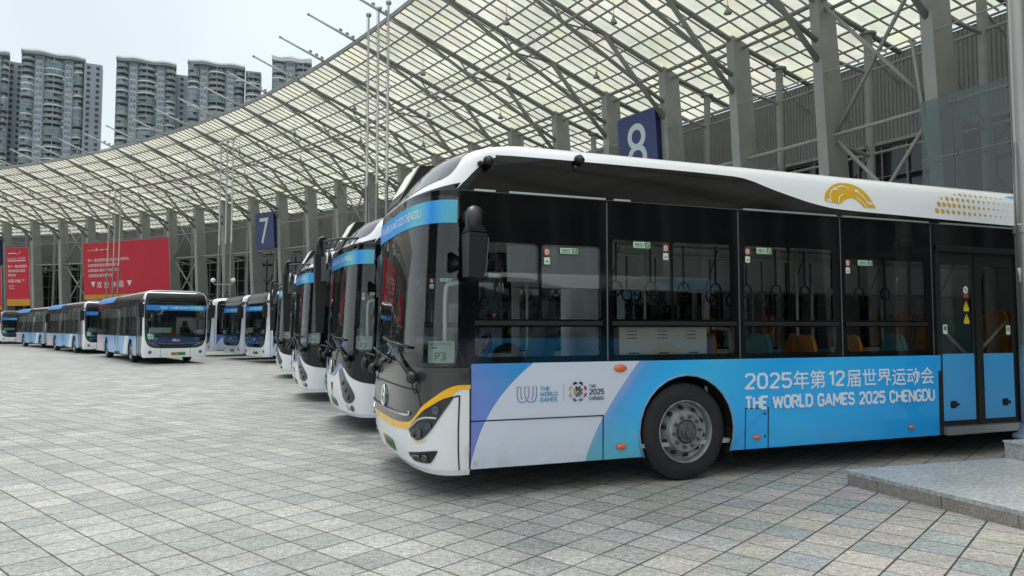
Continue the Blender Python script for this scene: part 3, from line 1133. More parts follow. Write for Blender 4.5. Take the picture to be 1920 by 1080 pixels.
        for sg in (1, -1):
            m_ = (lambda l: l) if sg > 0 else mirror
            h = part('headlight', root, lambda mb: S.sheet(mb, [m_(hl[:-1])], mat("black_lamp_cavity", C(34, 32, 32), 0.25, coat=0.6), .009), True)
            def lens(mb):
                for a, b, r in ((1.245, .785, .052), (1.17, .642, .05), (1.055, .577, .055), (.97, .553, .03)):
                    P = S.p(sg * a, b, .01)
                    nrm = S.p(sg * a, b, .02) - P
                    mb.lathe([(0, r * .72), (.012, r * .72), (.016, r * .6), (.008, r * .45), (.014, 0)], P, nrm, LAMPIN, 16)
            part('lamp_lens', h, lens, True)
            def strip(mb):
                mb.tube([S.p(sg * a, b, .016) for a, b in smooth([(.90, .60), (.98, .645), (1.053, .692), (1.142, .718), (1.252, .72)])], .011, ALU, 6)
            part('lamp_strip', h, strip, True)
            part('headlight_trim', h, lambda mb: S.sheet(mb, [m_(ribbon(smooth([(.86, .585), (.92, .535), (.985, .505), (1.065, .498), (1.14, .53)], 4), .009))], YELLOW, .007), True)
            fg = smooth([(.80, .378), (1.0, .405), (1.232, .439), (1.236, .413), (1.166, .334), (1.11, .318), (.97, .312), (.87, .322), (.80, .376)], 3)
            f = part('fog_light', root, lambda mb: S.sheet(mb, [m_(fg[:-1])], SATIN, .006), True)
            def fl(mb):
                mb.tube([S.p(sg * a, b, .012) for a, b in ((.86, .362), (.95, .366), (1.03, .37))], .015, LAMPIN, 6)
                P = S.p(sg * 1.10, .362, .007)
                mb.lathe([(0, .036), (.012, .036), (.016, .028), (.012, 0)], P, S.p(sg * 1.10, .362, .02) - P, LAMPIN, 14)
            part('lamp_lens', f, fl, True)
        part('chrome_strip', root, lambda mb: mb.tube([S.p(a, b, .012) for a, b in smooth([(-.905, .755), (-.86, .718), (-.5, .712), (0, .708), (.5, .712), (.86, .718), (.905, .755)], 5)], .011, CHROME, 6), True)
    else:
        bot = smooth([(0, .80), (.25, .81), (.42, .87), (.60, .945), (.74, .95), (.88, .90), (1.05, .80), (1.25, .73), (1.42, .70), (uc, .69)], 4)
        def mask(mb):
            S.sheet(mb, [bot + [(uc, 1.152), (-uc, 1.152)] + mirror(bot)[:-1]], BLACK, .003)
        part('front_mask', root, mask, True)
        tr = ribbon(smooth([(-.80, .925), (-.7, .945), (-.6, .935), (-.42, .86), (-.25, .80), (0, .79), (.25, .80), (.42, .86), (.6, .935), (.7, .945), (.80, .925)], 4), .05)
        part('blue_trim', root, lambda mb: S.sheet(mb, [tr], PBLUE, .005), True)
        ey = smooth([(.62, .87), (.69, .905), (.78, .89), (.90, .79), (1.05, .66), (1.14, .54), (1.12, .46), (1.02, .415), (.90, .425), (.80, .49), (.73, .61), (.66, .75), (.62, .87)], 3)
        for sg in (1, -1):
            m_ = (lambda l: l) if sg > 0 else mirror
            h = part('headlight', root, lambda mb: S.sheet(mb, [m_(ey[:-1])], mat("black_lamp_cavity", C(34, 32, 32), 0.25, coat=0.6), .008), True)
            def lens(mb):
                for a, b, r in ((.82, .70, .045), (.90, .60, .05), (.98, .50, .05)):
                    P = S.p(sg * a, b, .009)
                    mb.lathe([(0, r * .8), (.014, r * .8), (.018, r * .6), (.012, 0)], P, S.p(sg * a, b, .02) - P, LAMPIN, 14)
            part('lamp_lens', h, lens, True)
            def fl(mb):
                P = S.p(sg * 1.05, .345, .003)
                mb.lathe([(0, .045), (.01, .045), (.014, .034), (.01, 0)], P, S.p(sg * 1.05, .345, .02) - P, GREY, 14)
                S.sheet(mb, [m_(ribbon(smooth([(.90, .39), (.915, .35), (.95, .31)], 3), .02))], GREY, .005)
            part('fog_light', root, fl, True)
        def nosemark(mb):
            S.sheet(mb, [[(-.07, .66), (.07, .66), (.05, .56), (0, .52), (-.05, .56)]], SATIN, .006)
            S.sheet(mb, [ribbon(smooth([(-.16, .44), (-.08, .41), (0, .45), (.08, .41), (.16, .44)], 4), .016)], SATIN, .006)
            S.sheet(mb, [ribbon([(0, .52), (0, .45)], .014)], SATIN, .006)
        part('nose_marking', root, nosemark, True)
    # -------- round chrome badge with two swallow-like strokes
    zl = .825 if style == 'yellow' else .90
    def badge(mb):
        ring = [S.p(.08 * math.cos(t), zl + .10 * math.sin(t), .018) for t in np.linspace(0, 2 * PI, 25)]
        mb.tube(ring, .011, CHROME, 6, False)
        for sg in (1, -1):
            mb.tube([S.p(sg * a, zl + sg * b, .016) for a, b in smooth([(-.025, .085), (-.03, .02), (.01, -.01), (.03, -.02), (.03, -.085)], 4)], .011, CHROME, 6)
        mb.tube([S.p(-.03, zl, .016), S.p(.03, zl, .016)], .009, CHROME, 6)
    part('badge', root, badge, True, k + 'badge')
    plate(root, S, .06 - .24, .06 + .24, .30, .42, .008, k + 'plate', "01587D")
    # -------- windscreen furniture
    banner_sheet(root, S, 1.40, 2.425, 2.63, 'Aban', -.55, .98)
    def card(mb):
        S.sheet(mb, [rrect(1.14, 1.195, 1.395, 1.386, .006, 1)], CARD, -.010)
        S.text(mb, "P3", 1.215, 1.32, 1.215, 1.29, CARDINK, -.007, .02)
        S.text(mb, "\u6210\u90fd\u4e16\u754c\u8fd0\u52a8\u4f1a", 1.16, 1.375, 1.348, 1.372, CARDINK, -.007)
        S.sheet(mb, [[(1.18, 1.32), (1.235, 1.32), (1.235, 1.335), (1.18, 1.335)]], GREENS, -.007, False)
    part('route_card', root, card, False, 'Acard')
    def wip(sg, piv, mid, bl):
        def fn(mb):
            P = S.p(*piv, .05)
            mb.sphere(P, .05, SATIN, 12, (1, 1, 1.1))
            mb.sphere(P + np.array((0, -.055, .005)), .045, SATIN, 10)
            mb.tube([P, S.p(*mid, .06)], [.022, .011], SATIN, 6)
            mb.tube([P + np.array((0, .04, 0)), S.p(mid[0] + .06, mid[1] - .02, .06)], .007, SATIN, 6)
            mb.tube([S.p(*b, .03) for b in bl], .012, SATIN, 6)
            mb.tube([P + np.array((0, -.03, -.02))] + [S.p(piv[0] + a, piv[1] - b, .02) for a, b in smooth([(-.03, .08), (.0, .13), (.03, .13), (.05, .05)])], .006, SATIN, 5)
        return fn
    part('wiper', root, wip(1, (1.0, 1.06), (.33, 1.35), [(-.05, 1.40), (.33, 1.365), (.9, 1.32)]), True, 'Awip1')
    part('wiper', root, wip(-1, (-.55, 1.06), (-.05, 1.24), [(-.75, 1.28), (-.05, 1.22), (.35, 1.19)]), True, 'Awip2')
    # -------- mirrors
    def lmir(mb):
        a = [S.p(uc - .02, 2.47, .0), S.p(uc + .0, 2.485, .12), S.p(uc - .05, 2.47, .22), S.p(uc - .06, 2.40, .27), S.p(uc - .06, 2.32, .27)]
        mb.tube(smooth(a), [.075] * 13 + [.075] * 4, SATIN, 10)
        c = S.p(uc - .06, 2.3, .27)
        x, y = c[0], c[1]
        mb.hexa([(x - .07, y - .085, 1.93), (x + .07, y - .075, 1.92), (x + .07, y + .10, 1.92), (x - .07, y + .09, 1.93),
                 (x - .075, y - .12, 2.30), (x + .085, y - .11, 2.29), (x + .085, y + .12, 2.29), (x - .075, y + .11, 2.30)], SATIN)
        for k_ in range(3):
            mb.box((x, y, 2.315 + .018 * k_), (.15 - .012 * k_, .2 - .02 * k_, .01), RUBBER)
        mb.hexa([(x + .075, y - .10, 1.97), (x + .082, y - .10, 1.97), (x + .082, y + .1, 1.97), (x + .075, y + .1, 1.97),
                 (x + .092, y - .115, 2.26), (x + .099, y - .115, 2.26), (x + .099, y + .1, 2.26), (x + .092, y + .1, 2.26)], GREY)
    part('mirror', root, lmir, True, 'Almir', 40)
    if style == 'panda':
        def rmir(mb):
            top = [(-.34, -1.12, 2.80), (-.54, -.6, 2.84), (-.61, .0, 2.88), (-.60, .52, 2.92)]
            low = [(-.38, -1.05, 2.68), (-.55, -.6, 2.68), (-.61, .0, 2.70), (-.60, .46, 2.76)]
            mb.tube(smooth(top), .018, SATIN, 6)
            mb.tube(smooth(low), .013, SATIN, 6)
            T, B = smooth(top, 4), smooth(low, 4)
            for j in range(0, 11, 2):
                mb.tube([T[j], B[j + 1]], .009, SATIN, 5)
                mb.tube([B[j + 1], T[j + 2]], .009, SATIN, 5)
            e = np.array(top[-1])
            arm = smooth([e, e + (-.01, .08, .02), e + (-.02, .16, -.01), e + (-.02, .2, -.08), e + (-.02, .2, -.2)], 4)
            mb.tube(arm, .08, SATIN, 10)
            c = e + (-.02, .2, -.2)
            mb.hexa([c + (-.09, -.1, -.6), c + (.09, -.1, -.6), c + (.09, .08, -.6), c + (-.09, .08, -.6), c + (-.1, -.12, 0), c + (.1, -.12, 0), c + (.1, .11, 0), c + (-.1, .11, 0)], SATIN)
            mb.hexa([c + (-.07, -.08, -1.3), c + (.06, -.08, -1.3), c + (.06, .06, -1.3), c + (-.07, .06, -1.3), c + (-.085, -.1, -.61), c + (.085, -.1, -.61), c + (.085, .08, -.61), c + (-.085, .08, -.61)], SATIN)
            mb.hexa([c + (.0, -.2, -.45), c + (.12, -.2, -.45), c + (.12, -.13, -.45), c + (.0, -.13, -.45), c + (.0, -.25, -.05), c + (.14, -.25, -.05), c + (.14, -.13, -.05), c + (.0, -.13, -.05)], GREY)
        part('mirror_arm', root, rmir, True, 'Armir', 40)
        def spot(mb):
            mb.sphere((-.62, -.25, 2.58), .15, SATIN, 14, (.25, 1.15, .7))
            mb.sphere((-.655, -.25, 2.58), .14, CHROME, 14, (.12, 1.1, .65))
            mb.tube([(-.62, -.25, 2.66), (-.62, -.2, 2.70)], .012, SATIN, 5)
            mb.sphere((-.6, .12, 2.52), .1, SATIN, 12, (.3, .8, 1.1))
        part('spot_mirror', root, spot, True, 'Aspot')
    # low kerb mirror on the far corner of the nose
    def kerb(mb):
        P = S.p(-1.0, 1.09, .06)
        mb.sphere(P + np.array((-.07, .05, .0)), .075, SATIN, 12, (.6, .9, 1.0))
        mb.tube([S.p(-.9, 1.18, .0), P + np.array((-.06, .03, .12)), P + np.array((-.07, .05, .04))], .012, SATIN, 6)
    part('kerb_mirror', root, kerb, True, 'Akerb')
    # -------- door on the visible side
    door_leaf(root, S, uc + 5.70, uc + 6.375, .36, 2.41, (uc + 5.768, 1.205, uc + 6.272, 2.245), (uc + 5.757, .42, uc + 6.285, 1.198), uc + 5.914, BLUEP, 'Ad1')
    door_leaf(root, S, uc + 6.375, uc + 7.08, .36, 2.41, (uc + 6.452, 1.2, uc + 6.956, 2.243), (uc + 6.443, .42, uc + 6.964, 1.195), uc + 6.79, BLUEP, 'Ad2', False)
    def dframe(mb):
        for a, b, c, d in ((5.662, .267, 5.735, 2.43), (7.045, .267, 7.12, 2.43), (6.33, .36, 6.42, 2.41)):
            S.sheet(mb, [[(uc + a, b), (uc + c, b), (uc + c, d), (uc + a, d)]], SATIN, .006 if c != 6.42 else -.018, False)
        S.sheet(mb, [[(uc + 5.66, 2.40), (uc + 7.12, 2.40), (uc + 7.12, 2.47), (uc + 5.66, 2.47)]], SATIN, .02, False)
        mb.box((6.39, -1.235, .31), (1.32, .12, .085), ALU)
    part('door_frame', root, dframe, False, 'Adfr')
    YS = mat("yellow_warning_sticker", C(226, 196, 40), .5)
    xn = uc + 6.19
    def ban_(mb):
        S.sheet(mb, [[(xn - .045, 1.86), (xn + .045, 1.86), (xn + .045, 1.91), (xn - .045, 1.91)]], REDST, -.03, False)
        S.sheet(mb, [ell(xn, 1.955, .042, .045, 14)], STICK, -.03, False)
        S.sheet(mb, [ribbon([(xn - .02, 1.975), (xn + .02, 1.935)], .012)], REDST, -.027, False)
    part('notice_sticker', root, ban_, False, 'Anote0')
    for z in (1.75, 1.60):
        def warn(mb):
            S.sheet(mb, [[(xn - .04, z), (xn + .04, z), (xn, z + .075)]], YS, -.03, False)
            S.sheet(mb, [[(xn - .045, z - .05), (xn + .045, z - .05), (xn + .045, z - .004), (xn - .045, z - .004)]], YS, -.03, False)
            S.sheet(mb, [ribbon([(xn, z + .02), (xn, z + .05)], .01)], INK, -.027, False)
        part('warning_sticker', root, warn, False, 'Anote%.2f' % z)
    for xx, z in ((5.83, 1.43), (6.90, 1.42)):
        def push(mb):
            S.sheet(mb, [[(uc + xx - .035, z), (uc + xx + .035, z), (uc + xx + .035, z + .11), (uc + xx - .035, z + .11)]], STICK, -.03, False)
            S.text(mb, "\u63a8" if xx < 6 else "\u62c9", uc + xx - .022, uc + xx + .022, z + .04, z + .095, INK, -.027, .02)
        part('door_sticker', root, push, False, 'Anote%.2f' % xx)
    # -------- side markers, flaps
    for i, (a, b, r) in enumerate(((1.489, 1.117, .064), (1.493, .38, .05), (3.069, .383, .045), (5.211, .381, .04))):
        def mk(mb):
            P = S.p(uc + a, b, 0)
            mb.lathe([(0, 1.12), (.004, 1.12)], P, (0, -1, 0), SEAL, 18)
            mb.lathe([(.004, 1.0), (.014, .9), (.02, .6), (.022, 0)], P, (0, -1, 0), ORANGE, 18)
            for j in range(len(mb.v)):
                q = mb.v[j]
                mb.v[j] = (P[0] + (q[0] - P[0]) * r, q[1], P[2] + (q[2] - P[2]) * r * .52)
        part('side_marker', root, mk, True, 'Amk%d' % i)
    def flap(mb):
        for l in ([(0, .685), (1.303, .681)], [(1.303, .69), (1.303, .267)], [(2.925, .267), (2.93, .68)], [(2.925, .68), (3.22, .68)], [(3.22, .68), (3.214, .267)]):
            S.sheet(mb, [ribbon([(uc + a, b) for a, b in l], .011)], SEAL, .003, False)
        mb.lathe([(0, .016), (.006, .016), (.006, 0)], S.p(uc + .05, .32, 0), (0, -1, 0), CHROME, 10)
        for z in (.62, .39):
            S.sheet(mb, [ell(uc + 3.17, z, .012, .014, 8)], SEAL, .004, False)
    part('flap_seam', root, flap, False, 'Aflap')
    for cx in (AX_F, AX_R):
        part('arch_edge', root, lambda mb: mb.tube([(a, -1.252, b) for a, b in arch(cx, .548, .267)], .011, mat("blue_grey_arch_edge", C(120, 160, 190), .4), 6), True, 'Aae%.1f' % cx)
        for sg in (-1, 1):
            def well(mb):
                A_ = arch(cx, .56, .24, 16)
                for (a, b), (c, d) in zip(A_[:-1], A_[1:]):
                    mb.quad((a, sg * 1.24, b), (c, sg * 1.24, d), (c, sg * .78, d), (a, sg * .78, b), UNDER)
                mb.add([(a, sg * .78, b) for a, b in A_], [tuple(range(len(A_)))], UNDER)
            part('wheel_arch', root, well, True, 'Aarch%.1f%d' % (cx, sg))
    part('mud_flap', root, lambda mb: mb.quad((2.80, -1.2, .13), (2.80, -.85, .13), (2.78, -.85, .5), (2.78, -1.2, .5), RUBBER), False, 'Amud')
    # -------- exit stickers on the panes
    for i, (a, b, c, d) in enumerate(((.865, 2.19, 1.046, 2.243), (1.641, 2.275, 1.831, 2.335), (3.105, 2.272, 3.296, 2.335), (4.482, 2.193, 4.69, 2.25))):
        def st(mb):
            S.sheet(mb, [rrect(uc + a, b, uc + c, d, .008, 2)], STICK, .003, False)
            S.text(mb, "\u5e94\u6025\u51fa\u53e3", uc + a + .012, uc + a + (c - a) * .62, b + .02, d - .008, GREENS, .006, .02)
            S.sheet(mb, [[(uc + a + .012, b + .008), (uc + a + (c - a) * .62, b + .008), (uc + a + (c - a) * .62, b + .013), (uc + a + .012, b + .013)]], GREENS, .006, False)
            e0, e1, h = uc + c - (c - a) * .32, uc + c - .008, d - b
            S.sheet(mb, [[(e0, b + .006), (e1, b + .006), (e1, d - .006), (e0, d - .006)]], GREENS, .006, False)
            w = e1 - e0
            S.sheet(mb, [ell(e0 + w * .62, b + h * .76, w * .09, h * .09, 8)], STICK, .008, False)
            for l in (((.55, .66), (.42, .42)), ((.42, .42), (.66, .28), (.62, .14)), ((.42, .42), (.34, .24), (.14, .24)), ((.55, .62), (.78, .52)), ((.55, .62), (.34, .62), (.24, .5))):
                S.sheet(mb, [ribbon([(e0 + w * x, b + h * y) for x, y in l], w * .1)], STICK, .008, False)
        part('exit_sticker', root, st, False, 'Ast%d' % i)
    for i, (a, b) in enumerate(((.732, 2.20), (2.005, 2.285), (2.99, 2.29), (4.335, 2.215))):
        def st2(mb):
            S.sheet(mb, [rrect(uc + a - .032, b - .036, uc + a + .032, b + .036, .006, 1)], REDST, .003, False)
            S.sheet(mb, [ell(uc + a, b, .022, .026, 14)], STICK, .005, False)
            S.text(mb, "\u9524", uc + a - .012, uc + a + .012, b - .012, b + .014, REDST, .007)
            S.sheet(mb, [rrect(uc + a - .03, b - .115, uc + a + .03, b - .05, .005, 1)], STICK, .003, False)
            S.sheet(mb, [ribbon([(uc + a - .015, b - .095), (uc + a + .003, b - .08), (uc + a + .015, b - .098)], .008)], INK, .006, False)
        part('notice_sticker', root, st2, False, 'Anst%d' % i)
    # -------- side lettering
    def word(mb):
        pl_ = lambda a, b, l: S.p(a, b, .003 + l)
        stroke_text(pl_, mb, "2025", uc + 2.921, uc + 3.53, .872, 1.038, WTXT, .15, .22)
        S.text(mb, "\u5e74\u7b2c", uc + 3.55, uc + 3.98, .856, 1.052, WTXT, .003, .010)
        stroke_text(pl_, mb, "12", uc + 4.02, uc + 4.25, .872, 1.042, WTXT, .15, .22)
        S.text(mb, "\u5c4a\u4e16\u754c\u8fd0\u52a8\u4f1a", uc + 4.28, uc + 5.585, .856, 1.052, WTXT, .003, .010)
        stroke_text(pl_, mb, "THE WORLD GAMES 2025 CHENGDU", uc + 2.921, uc + 5.588, .664, .806, WTXT, .20, .2)
    part('side_lettering', root, word, False, 'Aword')
    def logo(mb):
        x0, y0, w, h = uc + .432, .828, .198, .142
        for l in ([(.03, 1), (.03, .38), (.1, .12), (.28, .0), (.44, .1), (.56, .32), (.60, .5), (.60, 1), (.40, 1), (.40, .45), (.46, .22), (.58, .06), (.72, .02), (.90, .12), (.97, .36), (.97, 1), (.80, 1), (.80, .42), (.72, .2)],
                  [(.03, 1), (.21, 1), (.21, .4), (.27, .18)]):
            S.sheet(mb, [ribbon([(x0 + a * w, y0 + b * h) for a, b in l], .009)], WINK, .003, False)
        for j, t in enumerate(("THE", "WORLD", "GAMES")):
            stroke_text(lambda a, b, l: S.p(a, b, .003 + l), mb, t, uc + .66, uc + .66 + (.098, .176, .17)[j], .930 - .05 * j, .968 - .05 * j, SKYINK, .17)
        S.sheet(mb, [[(uc + .896, .826), (uc + .899, .826), (uc + .899, .988), (uc + .896, .988)]], WINK, .003, False)
        cx, cz, R = uc + 1.041, .912, .088
        cols = [C(30, 36, 62), C(168, 40, 78), C(170, 40, 76), C(60, 130, 112), C(50, 110, 100), C(190, 160, 100), C(196, 168, 110), C(32, 38, 60)]
        for j in range(8):
            m_ = mat("emblem_ink_%s" % "abcdefgh"[j], cols[j], .5)
            a = 90 - 45 * j - 22.5
            ca, sa = math.cos(math.radians(a)), math.sin(math.radians(a))
            L = ell(0, 0, .024, .024, 8, -100, 80)
            b = math.radians(a)
            S.sheet(mb, [[(cx + R * ca * .82 + math.cos(b) * p - math.sin(b) * q, cz + R * sa * .82 + math.sin(b) * p + math.cos(b) * q) for p, q in L]], m_, .003, False)
            for rr, sz in ((.52, .017), (.26, .013)):
                b2 = math.radians(a + (22 if rr < .3 else 0))
                T = [(-sz, -sz), (sz, -sz), (0, sz * .8)]
                S.sheet(mb, [[(cx + R * rr * math.cos(b2) + math.sin(b2) * -p + math.cos(b2) * q, cz + R * rr * math.sin(b2) + math.cos(b2) * p + math.sin(b2) * q) for p, q in T]], m_, .003, False)
        for t, y, hh, mw in (("TWG", .944, .03, .074), ("2025", .88, .052, .16), ("CHENGDU", .829, .033, .156)):
            stroke_text(lambda a, b, l: S.p(a, b, .003 + l), mb, t, uc + 1.155, uc + 1.155 + mw, y, y + hh, INK, .15)
    part('games_logo', root, logo, False, 'Alogo')
    # -------- roof-edge graphics
    def sunlogo(mb):
        out = smooth([(5.61, 2.902), (5.63, 2.97), (5.686, 3.035), (5.795, 3.105), (5.93, 3.135), (6.07, 3.13), (6.199, 3.075), (6.28, 2.985), (6.34, 2.858)], 4)
        inn = smooth([(6.16, 2.858), (6.105, 2.925), (6.008, 2.962), (5.905, 2.93), (5.819, 2.876)], 4)
        S.sheet(mb, [out + inn], GOLD, .004)
        wm = WHITE
        for l in (smooth([(5.70, 2.88), (5.70, 2.96), (5.74, 3.03), (5.80, 3.06)], 4), smooth([(5.84, 3.075), (5.92, 3.095), (6.0, 3.06)], 3), smooth([(6.10, 3.05), (6.18, 2.99), (6.24, 2.90)], 4),
                  smooth([(5.80, 2.88), (5.83, 2.96), (5.90, 3.0)], 3), smooth([(6.08, 2.965), (6.15, 2.92), (6.2, 2.86)], 3)):
            S.sheet(mb, [ribbon(l, .011)], wm, .007)
        for cx, cz in ((5.80, 3.055), (6.10, 3.05), (6.265, 2.91), (5.67, 2.91)):
            for j in range(5):
                a = 2 * PI * j / 5
                S.sheet(mb, [ribbon([(cx, cz), (cx + .035 * math.cos(a), cz + .022 * math.sin(a))], .012)], wm, .008, False)
    part('sun_emblem', root, sunlogo, True, 'Asun')
    def dots(mb):
        for (a, b), (c, d), n, r0 in (((7.70, 3.125), (8.77, 3.12), 13, .022), ((7.44, 3.055), (8.69, 3.05), 15, .03), ((7.366, 2.978), (8.625, 2.96), 16, .034), ((7.308, 2.89), (8.654, 2.87), 16, .034)):
            for j in range(n + 6):
                t = j / (n - 1)
                r = max(.006, r0 * (1 - t * .85))
                if n in (13, 15) and j == 0:
                    r *= .6
                S.sheet(mb, [ell(a + (c - a) * t, b + (d - b) * t, r, r, 10)], DOTS, .004, False)
                S.sheet(mb, [ell(-a - (c - a) * t, b + (d - b) * t, r, r, 10)], DOTS, .004, False)
        tl = smooth([(8.6, 3.16), (8.9, 3.12), (9.4, 3.06), (9.9, 2.9), (10.6, 2.8), (11.4, 2.8), (11.4, 3.2), (9.2, 3.22), (8.6, 3.16)], 3)[:-1]
        S.sheet(mb, [tl], BLUEP, .004)
        S.sheet(mb, [mirror(tl)], BLUEP, .004)
    part('dot_pattern', root, dots, True, 'Adots')
    if style == 'yellow':
        for (u_, v_, kk) in ((1.515, 3.02, 0), (2.42, 3.115, 1)):
            def camr(mb):
                P = S.p(u_, v_, .0)
                mb.sphere(P + np.array((0, -.035, .0)), .05, SATIN, 14)
                mb.tube([P + np.array((0, .02, 0)), P + np.array((0, -.035, 0))], .035, SATIN, 10)
                mb.tube([P + np.array((0, -.04, -.005)), P + np.array((-.0, -.1, -.02))], [.035, .03], SATIN, 10)
                Q = P + (np.array((-.075, -.03, -.03)) if kk == 0 else np.array((-.03, -.03, -.085)))
                mb.sphere(Q, .028, SATIN, 12)
            part('camera', root, camr, True)
    for x in (AX_F, AX_R):
        for sg in (-1, 1):
            wheel(root, x, sg * 1.215, sg)
    interior(root, S, 'A')


def build_flat_coach(root):
    """flat-fronted coach with a white frame round a black nose"""
    S, uc, ue = SB, SB.uc, SB.ue
    FD, MD = (.12, 1.22), (5.05, 6.35)
    WS = [(-1.12, 1.22)] + smooth([(-.5, 1.19), (.5, 1.19)]) + [(1.12, 1.22), (1.14, 2.5), (1.12, 2.62), (-1.12, 2.62), (-1.14, 2.5)]
    def frame(mb):
        S.sheet(mb, [[(-uc, .25), (uc, .25), (uc, 3.02), (-uc, 3.02)], WS], WHITE)
    part('front_frame', root, frame, True, 'Bfront', 50)
    mk = smooth([(1.20, 2.9), (1.21, 2.0), (1.2, 1.3), (1.16, 1.0), (1.05, .78), (.85, .685), (.5, .66), (0, .655)], 4)
    top = smooth([(0, 3.14), (.6, 3.14), (1.05, 3.12), (1.17, 3.03), (1.20, 2.9)], 4)
    L = top + mk[1:]
    L = L + mirror(L)[1:-1]
    part('front_mask', root, lambda mb: S.sheet(mb, [L, WS], BLACK, .004), True, 'Bmask')
    part('windscreen', root, lambda mb: S.sheet(mb, [WS], SCREEN, .001), True, 'Bws')
    banner_sheet(root, S, 1.17, 2.24, 2.45, 'Bban', -.25, 1.05)
    def grille(mb):
        g = smooth([(0, .86), (.5, .875), (.78, .93), (.95, 1.09)], 4)
        gl = g + [(.6, 1.13), (0, 1.13)]
        S.sheet(mb, [gl + mirror(gl)[1:-1]], mat("deep_blue_grille", C(20, 50, 92), 0.3, coat=0.4), .007)
        S.sheet(mb, [ribbon(smooth([(-.95, 1.06), (-.78, .91), (-.5, .855), (0, .84), (.5, .855), (.78, .91), (.95, 1.06)], 5), .018)], mat("blue_grille_strip", C(84, 140, 196), 0.3), .009)
    part('grille', root, grille, True, 'Bgrille')
    def badge(mb):
        for l in ([(-.1, .98), (-.05, 1.03), (.05, 1.03), (.1, .98), (.05, .955), (-.05, .955), (-.1, .98)], [(-.05, 1.0), (0, .965), (.05, 1.0)]):
            mb.tube([S.p(a, b, .015) for a, b in l], .009, CHROME, 5)
    part('badge', root, badge, True, 'Bbadge')
    for sg in (1, -1):
        m_ = (lambda l: l) if sg > 0 else mirror
        hl = [(.62, .72), (.98, .76), (1.12, .90), (1.14, .98), (.95, .93), (.75, .85)]
        h = part('headlight', root, lambda mb: S.sheet(mb, [m_(hl)], mat("smoky_lamp_lens", C(66, 72, 78), 0.12, coat=0.7), .008), True, 'Bhl%d' % sg)
        def ln(mb):
            mb.tube([S.p(sg * a, b, .012) for a, b in smooth([(.70, .76), (.85, .80), (1.0, .86), (1.1, .94)])], .01, LAMPIN, 5)
            for a, b in ((.86, .79), (1.0, .83)):
                P = S.p(sg * a, b, .009)
                mb.lathe([(0, .035), (.01, .03), (.008, 0)], P, S.p(sg * a, b, .02) - P, LAMPIN, 10)
        part('lamp_lens', h, ln, True, 'Bln%d' % sg)
        def fg(mb):
            P = S.p(sg * .98, .50, .001)
            mb.lathe([(0, .07), (.012, .065), (.016, .045), (.008, 0)], P, S.p(sg * .98, .5, .02) - P, GREY, 12)
        part('fog_light', root, fg, True, 'Bfog%d' % sg)
    def seams(mb):
        for a in (-.58, .58):
            S.sheet(mb, [ribbon([(a, .65), (a, .26)], .01)], SEAL, .003)
    part('bumper_seam', root, seams, True, 'Bseam')
    plate(root, S, -.13, .39, .36, .49, .006, 'Bplate')
    def card(mb):
        S.sheet(mb, [[(-1.05, 1.30), (-.16, 1.30), (-.16, 1.52), (-1.05, 1.52)]], CARD, -.006)
        S.text(mb, "\u6210\u90fd\u4e16\u754c\u8fd0\u52a8\u4f1a\u8fd0\u884c\u8f66\u8f86", -1.0, -.24, 1.43, 1.5, GREENS, -.016)
        S.text(mb, "THE WORLD GAMES", -.95, -.3, 1.34, 1.375, GREENS, -.016)
    part('route_card', root, card, False, 'Bcard')
    def sign(mb):
        S.sheet(mb, [[(.80, 1.28), (1.08, 1.28), (1.08, 1.44), (.80, 1.44)]], CLOTH, -.02)
        for a in (.84, .93, 1.0):
            S.sheet(mb, [[(a, 1.31), (a + .05, 1.31), (a + .05, 1.41), (a, 1.41)]], LINER, -.017)
    part('permit_card', root, sign, False, 'Bsign')
    def wip(mb):
        for a, b in ((-.2, 1), (.75, 1)):
            P = S.p(a, 1.16, .05)
            mb.sphere(P, .035, SATIN, 8)
            mb.tube([P, S.p(a - .4, 1.26, .04), S.p(a - .75, 1.25, .02)], .012, SATIN, 5)
    part('wiper', root, wip, True, 'Bwip')
    # sides
    zb = .30
    def lower(sg):
        def fn(mb):
            a1, a2 = arch(uc + BX_F, .55, zb), arch(uc + BX_R, .55, zb)
            if sg > 0:
                S.sheet(mb, [[(uc, zb)] + a1 + a2 + [(ue, zb), (ue, 1.15), (uc, 1.15)]], LIVERYD)
            else:
                S.sheet(mb, [mirror([(uc + FD[1], zb)] + a1 + [(uc + MD[0], zb), (uc + MD[0], 1.15), (uc + FD[1], 1.15)])], FLORAL)
                S.sheet(mb, [mirror([(uc + MD[1], zb)] + a2 + [(ue, zb), (ue, 1.15), (uc + MD[1], 1.15)])], FLORAL)
                S.sheet(mb, [mirror([(uc, zb), (uc + FD[0], zb), (uc + FD[0], 1.15), (uc, 1.15)])], WHITE)
        return fn
    part('side_panel', root, lower(1), False, 'BsL')
    part('side_panel', root, lower(-1), False, 'BsR')
    wl = [(.25, 1.25, 1.3, 2.45), (1.45, 1.25, 2.7, 2.45), (2.85, 1.25, 4.1, 2.45), (4.25, 1.25, 5.5, 2.45), (5.65, 1.25, 6.9, 2.45), (7.05, 1.25, 8.3, 2.45), (8.5, 1.45, 9.8, 2.45), (9.95, 1.45, 11.2, 2.45)]
    wr = [(1.4, 1.25, 2.35, 2.45), (2.5, 1.25, 3.6, 2.45), (3.75, 1.25, 4.9, 2.45), (6.5, 1.25, 7.5, 2.45), (7.65, 1.25, 8.65, 2.45), (8.8, 1.45, 9.9, 2.45), (10.05, 1.45, 11.2, 2.45)]
